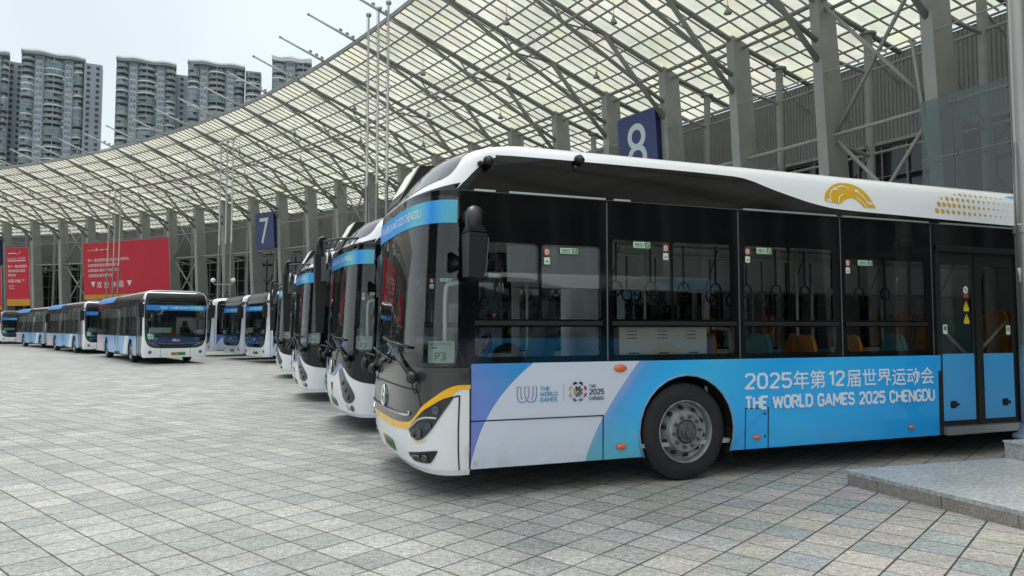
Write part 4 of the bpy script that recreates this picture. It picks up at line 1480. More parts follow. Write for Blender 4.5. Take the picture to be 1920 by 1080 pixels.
    def band(mb):
        S.sheet(mb, [[(uc, 1.15), (ue, 1.15), (ue, 2.72), (uc, 2.72)]] + [rrect(uc + a, b, uc + c, d, .04) for a, b, c, d in wl], BLACK)
        S.sheet(mb, [mirror([(uc, 1.15), (uc + FD[0], 1.15), (uc + FD[0], 2.4), (uc + FD[1], 2.4), (uc + FD[1], 1.15), (uc + MD[0], 1.15), (uc + MD[0], 2.4), (uc + MD[1], 2.4), (uc + MD[1], 1.15), (ue, 1.15), (ue, 2.72), (uc, 2.72)])] + [mirror(rrect(uc + a, b, uc + c, d, .04)) for a, b, c, d in wr], BLACK)
        S.sheet(mb, [[(uc + .02, .26), (uc + .10, .26), (uc + .10, 2.9), (uc + .02, 2.9)]], WHITE, .004)
    part('window_surround', root, band, True, 'Bband', 40)
    for i, (a, b, c, d) in enumerate(wl):
        part('window', root, lambda mb: S.sheet(mb, [rrect(uc + a - .01, b - .01, uc + c + .01, d + .01, .04)], WGLASS, -.01, False), False, 'BwL%d' % i)
    for i, (a, b, c, d) in enumerate(wr):
        part('window', root, lambda mb: S.sheet(mb, [mirror(rrect(uc + a - .01, b - .01, uc + c + .01, d + .01, .04))], WGLASS, -.01, False), False, 'BwR%d' % i)
    def roof(mb):
        S.sheet(mb, [[(-ue, 2.72), (-uc, 2.72), (-uc, 3.02), (uc, 3.02), (uc, 2.72), (ue, 2.72), (ue, 4.0), (-ue, 4.0)], cvl, mirror(cvl)], WHITE)
    c_ = smooth([(uc + .12, 2.722), (uc + .12, 2.86), (uc + .25, 2.97), (uc + .6, 3.0), (uc + 4, 3.0), (uc + 6.2, 3.0), (uc + 7, 2.95), (ue - .02, 2.93)], 3)
    cvl = c_ + [(ue - .02, 2.722)]
    part('roof', root, roof, True, 'Broof', 50)
    def cove(mb):
        S.sheet(mb, [cvl], COVE, 0)
        S.sheet(mb, [mirror(cvl)], COVE, 0)
    part('roof_cove', root, cove, True, 'Bcove')
    def rpanel(mb):
        for sg in (1, -1):
            l = smooth([(uc + 7.0, 2.78), (uc + 6.6, 2.95), (uc + 6.3, 3.1), (uc + 8, 3.12), (ue - .05, 3.1), (ue - .05, 2.8), (uc + 7.0, 2.78)], 3)[:-1]
            l = l if sg > 0 else mirror(l)
            S.sheet(mb, [l], mat("mid_blue_roof_vinyl", C(70, 140, 206), 0.4), .014)
    part('roof_panel', root, rpanel, True, 'Brp')
    def tail(mb):
        prof = [S.p(ue, v) for v in (.3, 1.15, 2.5, 2.72, 2.9, 3.0, 3.1, 3.2, 3.35)]
        Lp = [tuple(p) for p in prof] + [(p[0], -p[1], p[2]) for p in reversed(prof)]
        mb.add(Lp, [tuple(range(len(Lp)))], BLACK)
    part('rear_panel', root, tail, False, 'Btail')
    def mir(sg):
        def fn(mb):
            P = S.p(sg * (uc - .1), 2.62, 0)
            Q = P + np.array((-.22, -.12 * sg, -.02))
            mb.tube(smooth([P, P + np.array((-.12, -.06 * sg, .03)), Q, Q + np.array((-.02, -.02 * sg, -.12))]), .04, SATIN, 8)
            c = Q + np.array((-.02, -.02 * sg, -.12))
            mb.hexa([c + (-.07, -.1, -.55), c + (.06, -.1, -.55), c + (.06, .1, -.55), c + (-.07, .1, -.55), c + (-.08, -.12, 0), c + (.07, -.12, 0), c + (.07, .12, 0), c + (-.08, .12, 0)], SATIN)
        return fn
    part('mirror', root, mir(1), True, 'Bm1', 40)
    part('mirror', root, mir(-1), True, 'Bm-1', 40)
    GD = mat("silver_grey_door", C(120, 126, 130), 0.35, metal=0.3)
    for i, (a, b, pm) in enumerate(((FD[0] + .02, FD[0] + .55, GD), (FD[0] + .56, FD[1] - .02, GD), (MD[0] + .03, MD[0] + .64, CBLUE), (MD[0] + .66, MD[1] - .03, CBLUE))):
        def fr(mb):
            S.sheet(mb, [mirror(rrect(uc + a, .34, uc + b, 2.4, .01, 1)), mirror(rrect(uc + a + .06, 1.2, uc + b - .06, 2.3, .03)), mirror(rrect(uc + a + .05, .42, uc + b - .05, 1.14, .01, 1))], SATIN, -.02)
        d = part('door', root, fr, False, 'Bdf%d' % i)
        part('door_glass', d, lambda mb: S.sheet(mb, [mirror(rrect(uc + a + .06, 1.2, uc + b - .06, 2.3, .03))], WGLASS, -.025), False, 'Bdg%d' % i)
        part('door_panel', d, lambda mb: S.sheet(mb, [mirror(rrect(uc + a + .05, .42, uc + b - .05, 1.14, .01, 1))], pm, -.014), False, 'Bdp%d' % i)
    for cx in (BX_F, BX_R):
        for sg in (-1, 1):
            def well(mb):
                A_ = arch(cx, .565, .27, 14)
                for (a, b), (c, d) in zip(A_[:-1], A_[1:]):
                    mb.quad((a, sg * 1.24, b), (c, sg * 1.24, d), (c, sg * .78, d), (a, sg * .78, b), UNDER)
                mb.add([(a, sg * .78, b) for a, b in A_], [tuple(range(len(A_)))], UNDER)
            part('wheel_arch', root, well, True, 'Barch%.1f%d' % (cx, sg))
    for x in (BX_F, BX_R):
        for sg in (-1, 1):
            wheel(root, x, sg * 1.215, sg)
    interior(root, S, 'B', full=False)


def bus_origin(corner, th):
    """corner = ground point below the left front corner, th = heading of +x"""
    return (corner[0] - 1.25 * math.sin(th), corner[1] + 1.25 * math.cos(th), 0)


TH = 0.36092236
near = empty('coach', bus_origin((-.3635, 6.2652), TH), TH)
tag(near, 'nearest bus, dark nose with yellow trim, long blue side reading THE WORLD GAMES', 'bus')
build_nose_coach(near, 'yellow')

far = copy_tree(near)
far.location = (8.66, -7.46, 0)
tag(far, 'bus parked across the aisle, seen only mirrored in the windows of the nearest bus', 'bus')

panda = empty('coach', (0, 0, 0))
build_nose_coach(panda, 'panda')
for i, (c, deg, lab) in enumerate((((-1.87, 10.26), 22.8, 'bus with black panda eye patches directly behind the nearest yellow trimmed bus'),
                                   ((-3.77, 14.51), 22.5, 'middle one of the three buses with panda eye patches, seen behind a long black mirror'),
                                   ((-6.41, 21.09), 19.5, 'farthest and smallest of the three buses with panda eye patches'))):
    o = panda if i == 0 else copy_tree(panda)
    th = math.radians(deg)
    o.location = bus_origin(c, th)
    o.rotation_euler = (0, 0, th)
    tag(o, lab, 'bus', 'buses with panda faced fronts')

flat = empty('coach', (0, 0, 0))
build_flat_coach(flat)


def heading_from(front_dir):
    """front_dir = plan direction from the left front corner to the right front corner seen by the driver facing out"""
    return math.atan2(-front_dir[0], front_dir[1])


def badge_disc(root, code):
    """round green number disc stuck on the lower windscreen"""
    S = SB
    def fn(mb):
        S.sheet(mb, [ell(-.98, 1.15, .155, .16, 24)], mat("green_number_disc", C(46, 140, 92), 0.5), .014)
        S.text(mb, code[0], -1.07, -.89, 1.165, 1.255, BANT, .018, .02)
        S.text(mb, code[1], -1.06, -.90, 1.05, 1.14, BANT, .018, .02)
    part('number_disc', root, fn, True, None)


flats = [
    # (left front corner, heading degrees of +x, label, disc)
    ((-13.25, 30.85), None, (-15.36, 29.2), 'white framed bus in front of the big red banner, green disc B2 01', ("B2", "01")),
    ((-22.9, 42.78), None, (-24.9, 41.0), 'blue sided bus parked just behind the bus with disc B2 01, left of it', ("B2", "02")),
    ((-32.1, 53.74), None, (-33.9, 52.0), 'third bus of the left hand row, in front of the narrow red banner', ("B2", "03")),
    ((-45.5, 67.6), None, (-47.4, 66.0), 'farthest bus, at the left edge with only its front in view', ("B2", "04")),
    ((-10.26, 30.28), None, (-11.95, 32.25), 'white framed bus next to the farthest panda faced bus, blue side just showing', None),
    ((-12.58, 33.57), None, (-14.27, 35.54), 'middle of the three white framed buses with deep blue side below sign 7', None),
    ((-15.69, 37.57), None, (-17.38, 39.54), 'white framed bus half hidden behind the bus with disc B2 01', None),
]
for i, (cl, _, cr2, lab, disc) in enumerate(flats):
    o = flat if i == len(flats) - 1 else copy_tree(flat)
    # +x axis of the coach points backwards: from left corner to right corner is +y of the coach
    dx, dy = cr2[0] - cl[0], cr2[1] - cl[1]
    th = math.atan2(-dx, dy)
    o.location = bus_origin(cl, th)
    o.rotation_euler = (0, 0, th)
    tag(o, lab, 'bus', 'white framed flat fronted buses')
    if disc:
        badge_disc(o, disc)
# ================================================================== EXHIBITION HALL (curved in plan, canopy leaning out over the plaza)
HCX, HCY, HR, HA0, HDA = -92.32, -27.34, 118.416, 1.31563, -0.0377547
I0, I1 = -7, 40
STEELG = mat("grey_painted_steel", C(158, 160, 157), 0.55, noise=(1.2, 0.10))
STEELD = mat("weathered_grey_truss_paint", C(146, 146, 141), 0.55, noise=(2.0, 0.14))
CLADM = mat("ribbed_grey_cladding", C(138, 140, 140), 0.6, noise=(0.8, 0.06))
HGLASS = mat("dark_hall_glazing", C(26, 32, 36), 0.06, spec=0.6)
MULL = mat("pale_mullion", C(126, 128, 126), 0.5)
SCRG = glass("green_screen_glass", (0.17, 0.32, 0.27, 1), 1.9)


def HP(i, t, z):
    """point of the hall: i = column number along the arc, t = metres out towards the plaza"""
    a = HA0 + HDA * i
    return np.array([HCX + (HR - t) * math.cos(a), HCY + (HR - t) * math.sin(a), z])


def roofz(t):
    return 14.5 + (.275 * t if t > 0 else .2 * t)


def panel_material():
    n = NT("translucent_roof_sheet", 0.6)
    t = n.t
    geo = n.node("ShaderNodeNewGeometry")
    rnd = geo.outputs["Random Per Island"]
    tint = n.ramp(rnd, [(0.0, C(228, 227, 210)), (0.45, C(233, 232, 217)), (0.62, C(221, 221, 204)), (0.75, C(230, 229, 196)), (0.84, C(214, 225, 204)), (0.92, C(231, 222, 211)), (1.0, C(212, 211, 195))])
    grime = n.noise(geo.outputs["Position"], 0.35, 4)
    g2 = n.noise(geo.outputs["Position"], 3.0, 4)
    f = n.math('MULTIPLY', n.math('MULTIPLY_ADD', grime, 0.75, 0.42), n.math('MULTIPLY_ADD', g2, 0.3, 0.76))
    col = n.vmath('SCALE', tint, scale=f)
    t.nodes.remove(n.b)
    tr = n.node("ShaderNodeBsdfTranslucent")
    df = n.node("ShaderNodeBsdfDiffuse")
    n.inp(tr.inputs[0], col)
    n.inp(df.inputs[0], col)
    m = n.node("ShaderNodeMixShader")
    m.inputs[0].default_value = 0.16
    t.links.new(tr.outputs[0], m.inputs[1])
    t.links.new(df.outputs[0], m.inputs[2])
    t.links.new(m.outputs[0], t.nodes["Material Output"].inputs[0])
    return n.m


ROOFS = panel_material()
hall = empty('exhibition_hall', HP(16, 0, 0))
hall.location = (0, 0, 0)
tag(hall, 'curved exhibition hall with leaning grey columns and a huge translucent canopy', 'hall')

ROWS = [11.39 - 1.2656 * k for k in range(10)] + [-1.25, -2.5, -3.75, -5.0]
NB = 7
for i in range(I0, I1):
    mb = MB()
    for r in range(len(ROWS) - 1):
        ta, tb = ROWS[r], ROWS[r + 1]
        for c in range(NB):
            ia, ib = i + c / NB + .004, i + (c + 1) / NB - .004
            za, zb = roofz(ta) + .20, roofz(tb) + .20
            mb.quad(HP(ia, ta - .02, za), HP(ib, ta - .02, za), HP(ib, tb + .02, zb), HP(ia, tb + .02, zb), ROOFS)
    mb.build('roof_sheeting', hall)
    mb = MB()
    for c in range(1, NB):
        pts = [HP(i + c / NB, t, roofz(t) + .17) for t in (11.39, 0, -5)]
        for p, q in zip(pts[:-1], pts[1:]):
            d = (HP(i + c / NB + .007, 5, 0) - HP(i + c / NB - .007, 5, 0)) / 2
            h = np.array((0, 0, .03))
            mb.hexa([p - d - h, p + d - h, q + d - h, q - d - h, p - d + h, p + d + h, q + d + h, q - d + h], STEELD)
    mb.build('glazing_bar', hall)

for k, t in enumerate(ROWS):
    mb = MB()
    pts = [HP(i, t, roofz(t) + (.08 if k else .1)) for i in np.arange(I0, I1 + .1, .5)]
    mb.tube(pts, .055 if k else .085, STEELD, 6)
    if k == 0:
        mb.tube([p + np.array((0, 0, .16)) for p in pts], .05, STEELG, 6)
    mb.build('purlin', hall, True)
for t, z, r in ((6.56, 15.57, .075), (.25, 14.52, .08), (-.15, 14.22, .08)):
    mb = MB()
    mb.tube([HP(i, t, z) for i in np.arange(I0, I1 + .1, .5)], r, STEELD, 8)
    mb.build('longitudinal_tube', hall, True)
for t, z, r in ((-.33, 9.15, .075), (.16, 11.6, .035), (-2.8, 8.7, .06), (-2.8, 12.2, .06)):
    mb = MB()
    mb.tube([HP(i, t, z) for i in np.arange(I0, I1 + .1, .5)], r, STEELG, 8)
    mb.build('side_rail', hall, True)

RIBMESH = {}
for i in range(I0, I1 + 1):
    mb = MB()
    E_ = HP(i, 11.39, 17.63)
    mb.tube([HP(i, -4.9, roofz(-4.9) - .1), HP(i, 0, 14.42), HP(i, 4.2, 15.6), HP(i, 11.0, 17.5), HP(i, 11.6, 17.68)], [.11, .12, .125, .11, .08], STEELD, 8)
    mb.tube([E_, HP(i, 14.35, 18.44)], [.085, .06], mat("lit_spike_tone", C(186, 188, 186), 0.5), 8)  # spike coloured paler than its rib so that it looks lit
    mb.lathe([(0, .06), (.03, .075), (.1, .075), (.12, .0)], HP(i, 14.33, 18.43), HP(i, 1, .275) - HP(i, 0, 0), STEELD, 10)
    mb.tube([HP(i, 11.2, 17.5), HP(i, 9.0, 16.65), HP(i, 6.56, 15.57), HP(i, 2.1, 13.65), HP(i, -.05, 12.75)], [.06, .09, .10, .10, .10], STEELD, 8)
    mb.tube([HP(i, 4.2, 15.6), HP(i, 2.1, 13.65), HP(i, .1, 11.95)], .115, STEELD, 8)
    mb.tube([HP(i, 7.34, 16.4), HP(i, 6.56, 15.57), HP(i, 4.3, 15.58)], .05, STEELD, 6)
    # wedge plate where the two chords meet at the canopy edge
    d = (HP(i + .01, 9, 0) - HP(i - .01, 9, 0)) / 2
    mb.hexa([HP(i, 11.1, 17.46) - d, HP(i, 11.1, 17.46) + d, HP(i, 9.3, 16.78) + d, HP(i, 9.3, 16.78) - d, HP(i, 11.1, 17.54) - d, HP(i, 11.1, 17.54) + d, HP(i, 9.3, 17.04) + d, HP(i, 9.3, 17.04) - d], STEELD)
    rib = mb.build('canopy_rib', hall, True)
    if 8 <= i <= 22:
        for t in (11.75, 12.1, 12.5):
            m2 = MB()
            p = HP(i, t, 14.5 + .275 * t)
            m2.tube([p, p + np.array((0, 0, .10))], .02, STEELD, 5)
            m2.box(p + np.array((0, 0, .15)), (.16, .12, .12), STEELD, HA0 + HDA * i)
            m2.build('spot_lamp', rib)

for i in range(4, 27):
    for t in (2.9, 8.4) if i % 2 else (5.4,):
        mb = MB()
        p = HP(i + .5, t, roofz(t) + .1)
        mb.tube([p, p + np.array((0, 0, -.75))], .012, STEELD, 5)
        mb.lathe([(0, .05), (.12, .07), (.3, .17), (.33, .17), (.33, 0)], p + np.array((0, 0, -.72)), (0, 0, -1), STEELG, 12)
        mb.build('pendant_lamp', hall, True)

for i in range(I0, I1 + 1):
    mb = MB()
    # leaning box column, wider radially than tangentially, slightly swelling downwards
    def ring(t, z, rad, tan, tilt=0):
        di = tan / 2 / (HR * abs(HDA))
        return [HP(i - di, t + rad / 2, z + tilt), HP(i - di, t - rad / 2, z - tilt), HP(i + di, t - rad / 2, z - tilt), HP(i + di, t + rad / 2, z + tilt)]
    b = ring(-1.03, 0, 1.3, .50)
    m_ = ring(-.5, 7.5, 1.2, .46)
    t_ = ring(.0, 14.55, 1.0, .42, .13)
    # narrow cap under the rib
    o_ = lambda r: [r[1], r[2], r[3], r[0]]
    mb.hexa(o_(b) + o_(m_), STEELG)
    mb.hexa(o_(m_) + o_(t_), STEELG)
    mb.build('column', hall)
    mb = MB()
    base = HP(i, -2.8, 0)
    mb.lathe([(0, .17), (13.75, .17), (13.76, .34), (13.84, .34), (13.85, 0)], base, (0, 0, 1), STEELG, 12)
    for z0, z1 in ((12.3, 12.1), (8.9, 8.6)):
        mb.tube([HP(i, -.6, z0), HP(i, -2.8, z1)], .08, STEELG, 8)
    mb.tube([HP(i, -.75, 10.6), HP(i, -2.8, 8.7)], .06, STEELG, 6)
    mb.tube([HP(i, -2.8, 13.0), HP(i, -4.9, 12.0)], .06, STEELG, 6)
    mb.build('rear_post', hall, True, 40)

for i in (-4, 2, 6, 12, 22, 28, 34):
    mb = MB()
    def lean(z):
        return -1.03 + .0705 * z
    for za, zb in ((9.3, 14.2), (8.9, 4.2)):
        mb.tube([HP(i + .06, lean(za), za), HP(i + .94, lean(zb), zb)], .075, STEELG, 8)
        mb.tube([HP(i + .94, lean(za) + .16, za), HP(i + .06, lean(zb) + .16, zb)], .075, STEELG, 8)
    mb.tube([HP(i + .04, lean(4.2), 4.2), HP(i + .96, lean(4.2), 4.2)], .06, STEELG, 8)
    mb.build('cross_brace', hall, True)

mb = MB()
NCOR = 26
prev = None
for i in range(I0, I1):
    for c in range(NCOR):
        ia, ib, ic, id_ = (i + (c + f) / NCOR for f in (0, .35, .5, .85))
        zt = 13.45
        seq = [(ia, -5.0), (ib, -5.0), (ic, -5.05), (id_, -5.05), (i + (c + 1) / NCOR, -5.0)]
        for (a, ta), (b, tb) in zip(seq[:-1], seq[1:]):
            mb.quad(HP(b, ta if False else tb, 9.7), HP(a, ta, 9.7), HP(a, ta, zt), HP(b, tb, zt), CLADM)
mb.build('wall_cladding', hall)
mb = MB()
for i in range(I0, I1):
    mb.quad(HP(i + 1, -5.3, 0), HP(i, -5.3, 0), HP(i, -5.3, 9.75), HP(i + 1, -5.3, 9.75), HGLASS)
mb.build('hall_glazing', hall)
mb = MB()
for i in range(I0, I1):
    for f in (0, .25, .5, .75):
        mb.box(HP(i + f, -5.24, 4.9), (.10, .07, 9.7), MULL if f else CLADM, HA0 + HDA * (i + f))
for z in (1.2, 2.6, 4.0, 5.4, 6.8, 8.2, 9.55):
    mb.tube([HP(i, -5.24, z) for i in np.arange(I0, I1 + .1, .5)], .035, MULL, 4)
mb.build('mullion_grid', hall)
mb = MB()
for i in range(I0, I1):                            # flashing over the cladding and solid flat roof behind it
    mb.hexa([HP(i, -4.95, 9.6), HP(i + 1, -4.95, 9.6), HP(i + 1, -5.3, 9.6), HP(i, -5.3, 9.6), HP(i, -4.95, 9.75), HP(i + 1, -4.95, 9.75), HP(i + 1, -5.3, 9.75), HP(i, -5.3, 9.75)], STEELG)
    mb.quad(HP(i, -5.0, 13.48), HP(i + 1, -5.0, 13.48), HP(i + 1, -32, 13.2), HP(i, -32, 13.2), CLADM)
mb.build('wall_flashing', hall)

# frameless glass screen in front of the columns on the right
mb = MB()
GI = [23.03, 23.28, 23.66, 24.04, 24.42, 24.8]
GZ = [3.4, 5.2, 7.05, 9.0]
for a, b in zip(GI[:-1], GI[1:]):
    for z0, z1 in zip(GZ[:-1], GZ[1:]):
        mb.quad(HP(a + .002, 1.0, z0 + .01), HP(b - .002, 1.0, z0 + .01), HP(b - .002, 1.0, z1 - .01), HP(a + .002, 1.0, z1 - .01), SCRG)
scr = mb.build('glass_screen', hall)
mb = MB()
for a in GI[1:]:
    for z in GZ[1:]:
        p = HP(a, .95, z - (.25 if z == 9.0 else 0))
        for dx, dz in ((.045, .045), (-.045, .045), (.045, -.045), (-.045, -.045)):
            q = HP(a + dx * .3, 1.03, p[2] + dz * 1.3)
            mb.tube([p, q], .01, STEEL, 5)
            mb.sphere(q, .022, STEEL, 8)
        mb.tube([p, HP(a, .4, p[2])], .03, STEEL, 6)
mb.build('spider_fitting', scr, True)
mb = MB()
for a in GI[1:-1]:
    mb.tube([HP(a, .96, 3.4), HP(a, .96, 8.98)], .016, LINER, 4)
for z in GZ[1:-1]:
    mb.tube([HP(a, .96, z) for a in GI], .016, LINER, 4)
mb.tube([HP(a, .55, 7.0) for a in GI], .035, STEELG, 6)
mb.tube([HP(a, .55, 5.2) for a in GI], .035, STEELG, 6)
mb.build('glass_joint', scr, True)
# down pipe with a bent foot beside the glass
mb = MB()
mb.tube([HP(22.83, .16, 11.6), HP(22.86, .18, 11.45), HP(22.95, -.25, 6.0), HP(23.0, -.6, 2.2)], .07, STEELG, 8)
mb.tube(smooth([HP(22.86, .1, 11.3), HP(22.88, .02, 10.0), HP(22.9, -.05, 9.4), HP(22.97, -.1, 9.1), HP(23.02, -.2, 9.05)]), .05, STEELG, 8)
mb.build('down_pipe', hall, True)


# ------------------------------------------------------------------ hall number signs and banners
NAVY = mat("navy_sign_blue", C(38, 52, 112), 0.35)
NAVYD = mat("navy_sign_side", C(30, 40, 92), 0.4)
SWHITE = mat("sign_white", C(206, 220, 226), 0.4)
RED = mat("red_banner_fabric", C(206, 34, 56), 0.6, noise=(1.5, 0.05))
AMB = mat("amber_banner_strip", C(214, 152, 40), 0.6)
BWHITE = mat("banner_white_print", C(238, 226, 224), 0.6)


def panel_map(i0, i1, t0, z0, z1, lean=.0705):
    """frame of a flat board hung between two points of the arc; returns f(a in 0..1, b in 0..1, depth)"""
    A, B = HP(i0, t0, z1), HP(i1, t0, z1)
    A0, B0 = HP(i0, t0 - lean * (z1 - z0), z0), HP(i1, t0 - lean * (z1 - z0), z0)
    nrm = np.cross(B - A, A - A0)
    nrm /= np.linalg.norm(nrm)
    def f(a, b, d=0.0):
        return (A0 + (B0 - A0) * a) * (1 - b) + (A + (B - A) * a) * b + nrm * d
    f.W = np.linalg.norm(B - A)
    f.H = np.linalg.norm(A - A0)
    return f


def put_text(mb, f, txt, a0, a1, b0, b1, m, d, bold=0.0, res=2):
    V, F = fit_text(txt, a0, a1, b0, b1, bold, False, res)
    mb.add([f(p, q, d) for p, q in V], F, m)


def board(mb, f, th, m, ms):
    P = [f(a, b, d) for d in (0, th) for a, b in ((0, 0), (1, 0), (1, 1), (0, 1))]
    mb.add(P, [(4, 5, 6, 7)], m)
    mb.add(P, [(3, 2, 1, 0), (0, 1, 5, 4), (1, 2, 6, 5), (2, 3, 7, 6), (3, 0, 4, 7)], ms)


for num, i, lab in (("6", -.66, "blue hall number sign cut off by the left edge"), ("7", 9.31, "navy hall sign with a white 7 hung between grey columns"), ("8", 19.31, "navy hall sign with a white 8 above the nearest bus")):
    root = empty('hall_number_sign', HP(i + .32, .4, 9.2))
    loc = np.array(root.location)
    f0 = panel_map(i, i + .64, .75, 9.2, 12.65)
    f = (lambda g: (lambda a, b, d=0.0: g(a, b, d) - loc))(f0)
    sg = -1 if (np.dot(f0(0, 0, 1) - f0(0, 0, 0), HP(i, 1, 0) - HP(i, 0, 0)) < 0) else 1
    part('sign_box', root, lambda mb: board(mb, lambda a, b, d=0: f(a, b, sg * (d - .45)), .45, NAVY, NAVYD))
    part('numeral', root, lambda mb: put_text(mb, f, num, .24, .74, .14, .86, SWHITE, sg * .012, .0, 8))
    def arms(mb):
        for b in (.12, .88):
            mb.tube([f(1.0, b, sg * -.25), f(1.12, b, sg * -.3)], .05, STEELG, 6)
            mb.tube([f(0, b, sg * -.25), f(-.12, b, sg * -.3)], .05, STEELG, 6)
    part('bracket', root, arms, True)
    tag(root, lab, 'sign', 'hall number signs')


def banner(i0, i1, t, z0, z1, lab, draw, lean=.0705):
    root = empty('banner', HP((i0 + i1) / 2, t, z0))
    loc = np.array(root.location)
    f0 = panel_map(i0, i1, t, z0, z1, lean)
    sg = -1 if (np.dot(f0(0, 0, 1) - f0(0, 0, 0), HP(i0, 1, 0) - HP(i0, 0, 0)) < 0) else 1
    f = lambda a, b, d=0.0: f0(a, b, d * sg) - loc
    part('fabric', root, lambda mb: board(mb, lambda a, b, d=0: f(a, b, d - .06), .06, RED, STEELG))
    part('print', root, lambda mb: draw(mb, f))
    def fr(mb):
        for a in (0, 1):
            mb.tube([f(a, -.12, -.05), f(a, 1.0, -.05)], .06, STEELG, 6)
        mb.tube([f(0, 1, -.05), f(1, 1, -.05)], .05, STEELG, 6)
    part('banner_frame', root, fr, True)
    tag(root, lab, 'banner', 'red trade fair banners')


def rect(mb, f, a0, b0, a1, b1, m, d):
    mb.quad(f(a0, b0, d), f(a1, b0, d), f(a1, b1, d), f(a0, b1, d), m)


def big(mb, f):
    rect(mb, f, 0, 0, 1, .085, AMB, .015)
    put_text(mb, f, "\u7b2c\u5341\u4e00\u5c4a\u6210\u90fd\u56fd\u9645\u9152\u5e97\u7528\u54c1\u53ca\u9910\u996e\u535a\u89c8\u4f1a", .06, .55, .665, .72, BWHITE, .02, .01)
    put_text(mb, f, "\u6210\u90fd\u56fd\u9645\u9152\u5e97\u7528\u54c1\u5c55\u89c8\u4f1a", .06, .44, .575, .63, BWHITE, .02, .01)
    put_text(mb, f, "\u6210\u90fd\u56fd\u9645\u9910\u996e\u98df\u6750\u5c55\u89c8\u4f1a", .06, .44, .485, .54, BWHITE, .02, .01)
    put_text(mb, f, "\u6210\u90fd\u56fd\u9645\u9910\u996e\u535a\u89c8\u4f1a", .06, .36, .395, .45, BWHITE, .02, .01)
    for k, ch in enumerate("\u6b22\u8fce\u53c2\u89c2"):
        put_text(mb, f, ch, .165 + .085 * k, .225 + .085 * k, .20, .315, BWHITE, .02, .012)
    for a in (.09, .52):
        mb.add([f(a, .315, .02), f(a + .055, .315, .02), f(a + .028, .215, .02)], [(0, 2, 1)], BWHITE)
    put_text(mb, f, "HOTELEX  SHANGHAI", .06, .14, .86, .885, BWHITE, .02)
    for k in range(3):
        rect(mb, f, .155 + .06 * k, .865, .195 + .06 * k, .88, BWHITE, .02)
    mb.tube([f(a, b, .02) for a, b in smooth([(.14, .86), (.165, .87), (.175, .89), (.165, .905)])], .03, BWHITE, 4)


def tall(mb, f):
    rect(mb, f, 0, 0, 1, .115, AMB, .015)
    put_text(mb, f, "\u7b2c\u5341\u4e00\u5c4a\u6210\u90fd\u56fd\u9645", .08, .9, .655, .705, BWHITE, .02, .01)
    put_text(mb, f, "\u9152\u5e97\u7528\u54c1\u53ca\u9910\u996e", .08, .84, .58, .63, BWHITE, .02, .01)
    put_text(mb, f, "\u535a\u89c8\u4f1a", .08, .42, .505, .555, BWHITE, .02, .01)
    put_text(mb, f, "H3-H6", .1, .62, .40, .46, BWHITE, .02, .02)
    put_text(mb, f, "\u9986", .66, .78, .425, .46, BWHITE, .02)
    put_text(mb, f, "2025", .1, .34, .33, .36, BWHITE, .02)
    put_text(mb, f, "7.30-8.1", .1, .36, .29, .315, BWHITE, .02)
    rect(mb, f, .08, .77, .86, .785, BWHITE, .02)
    put_text(mb, f, "Restaurant  world2025", .08, .84, .80, .84, BWHITE, .02)
    rect(mb, f, .1, .90, .44, .915, BWHITE, .02)
    mb.tube([f(a, b, .02) for a, b in smooth([(.45, .895), (.58, .9), (.65, .92), (.58, .945)])], .03, BWHITE, 4)


def edge(mb, f):
    put_text(mb, f, "\u6b22\u8fce\u53c2\u89c2", .60, .97, .40, .58, BWHITE, .02, .01)
    put_text(mb, f, "\u9910\u996e\u535a\u89c8\u4f1a", .5, .97, .2, .36, BWHITE, .02, .01)
    rect(mb, f, 0, 0, 1, .08, AMB, .015)


banner(2.88, 6.06, .45, 4.8, 11.35, 'wide red trade fair banner across three bays with four large welcome characters', big)
banner(.12, .94, .45, 4.2, 11.25, 'narrow tall red banner reading H3-H6 between two columns', tall)
banner(-2.9, -.02, .45, 3.7, 9.0, 'low red banner cut off by the left edge', edge)
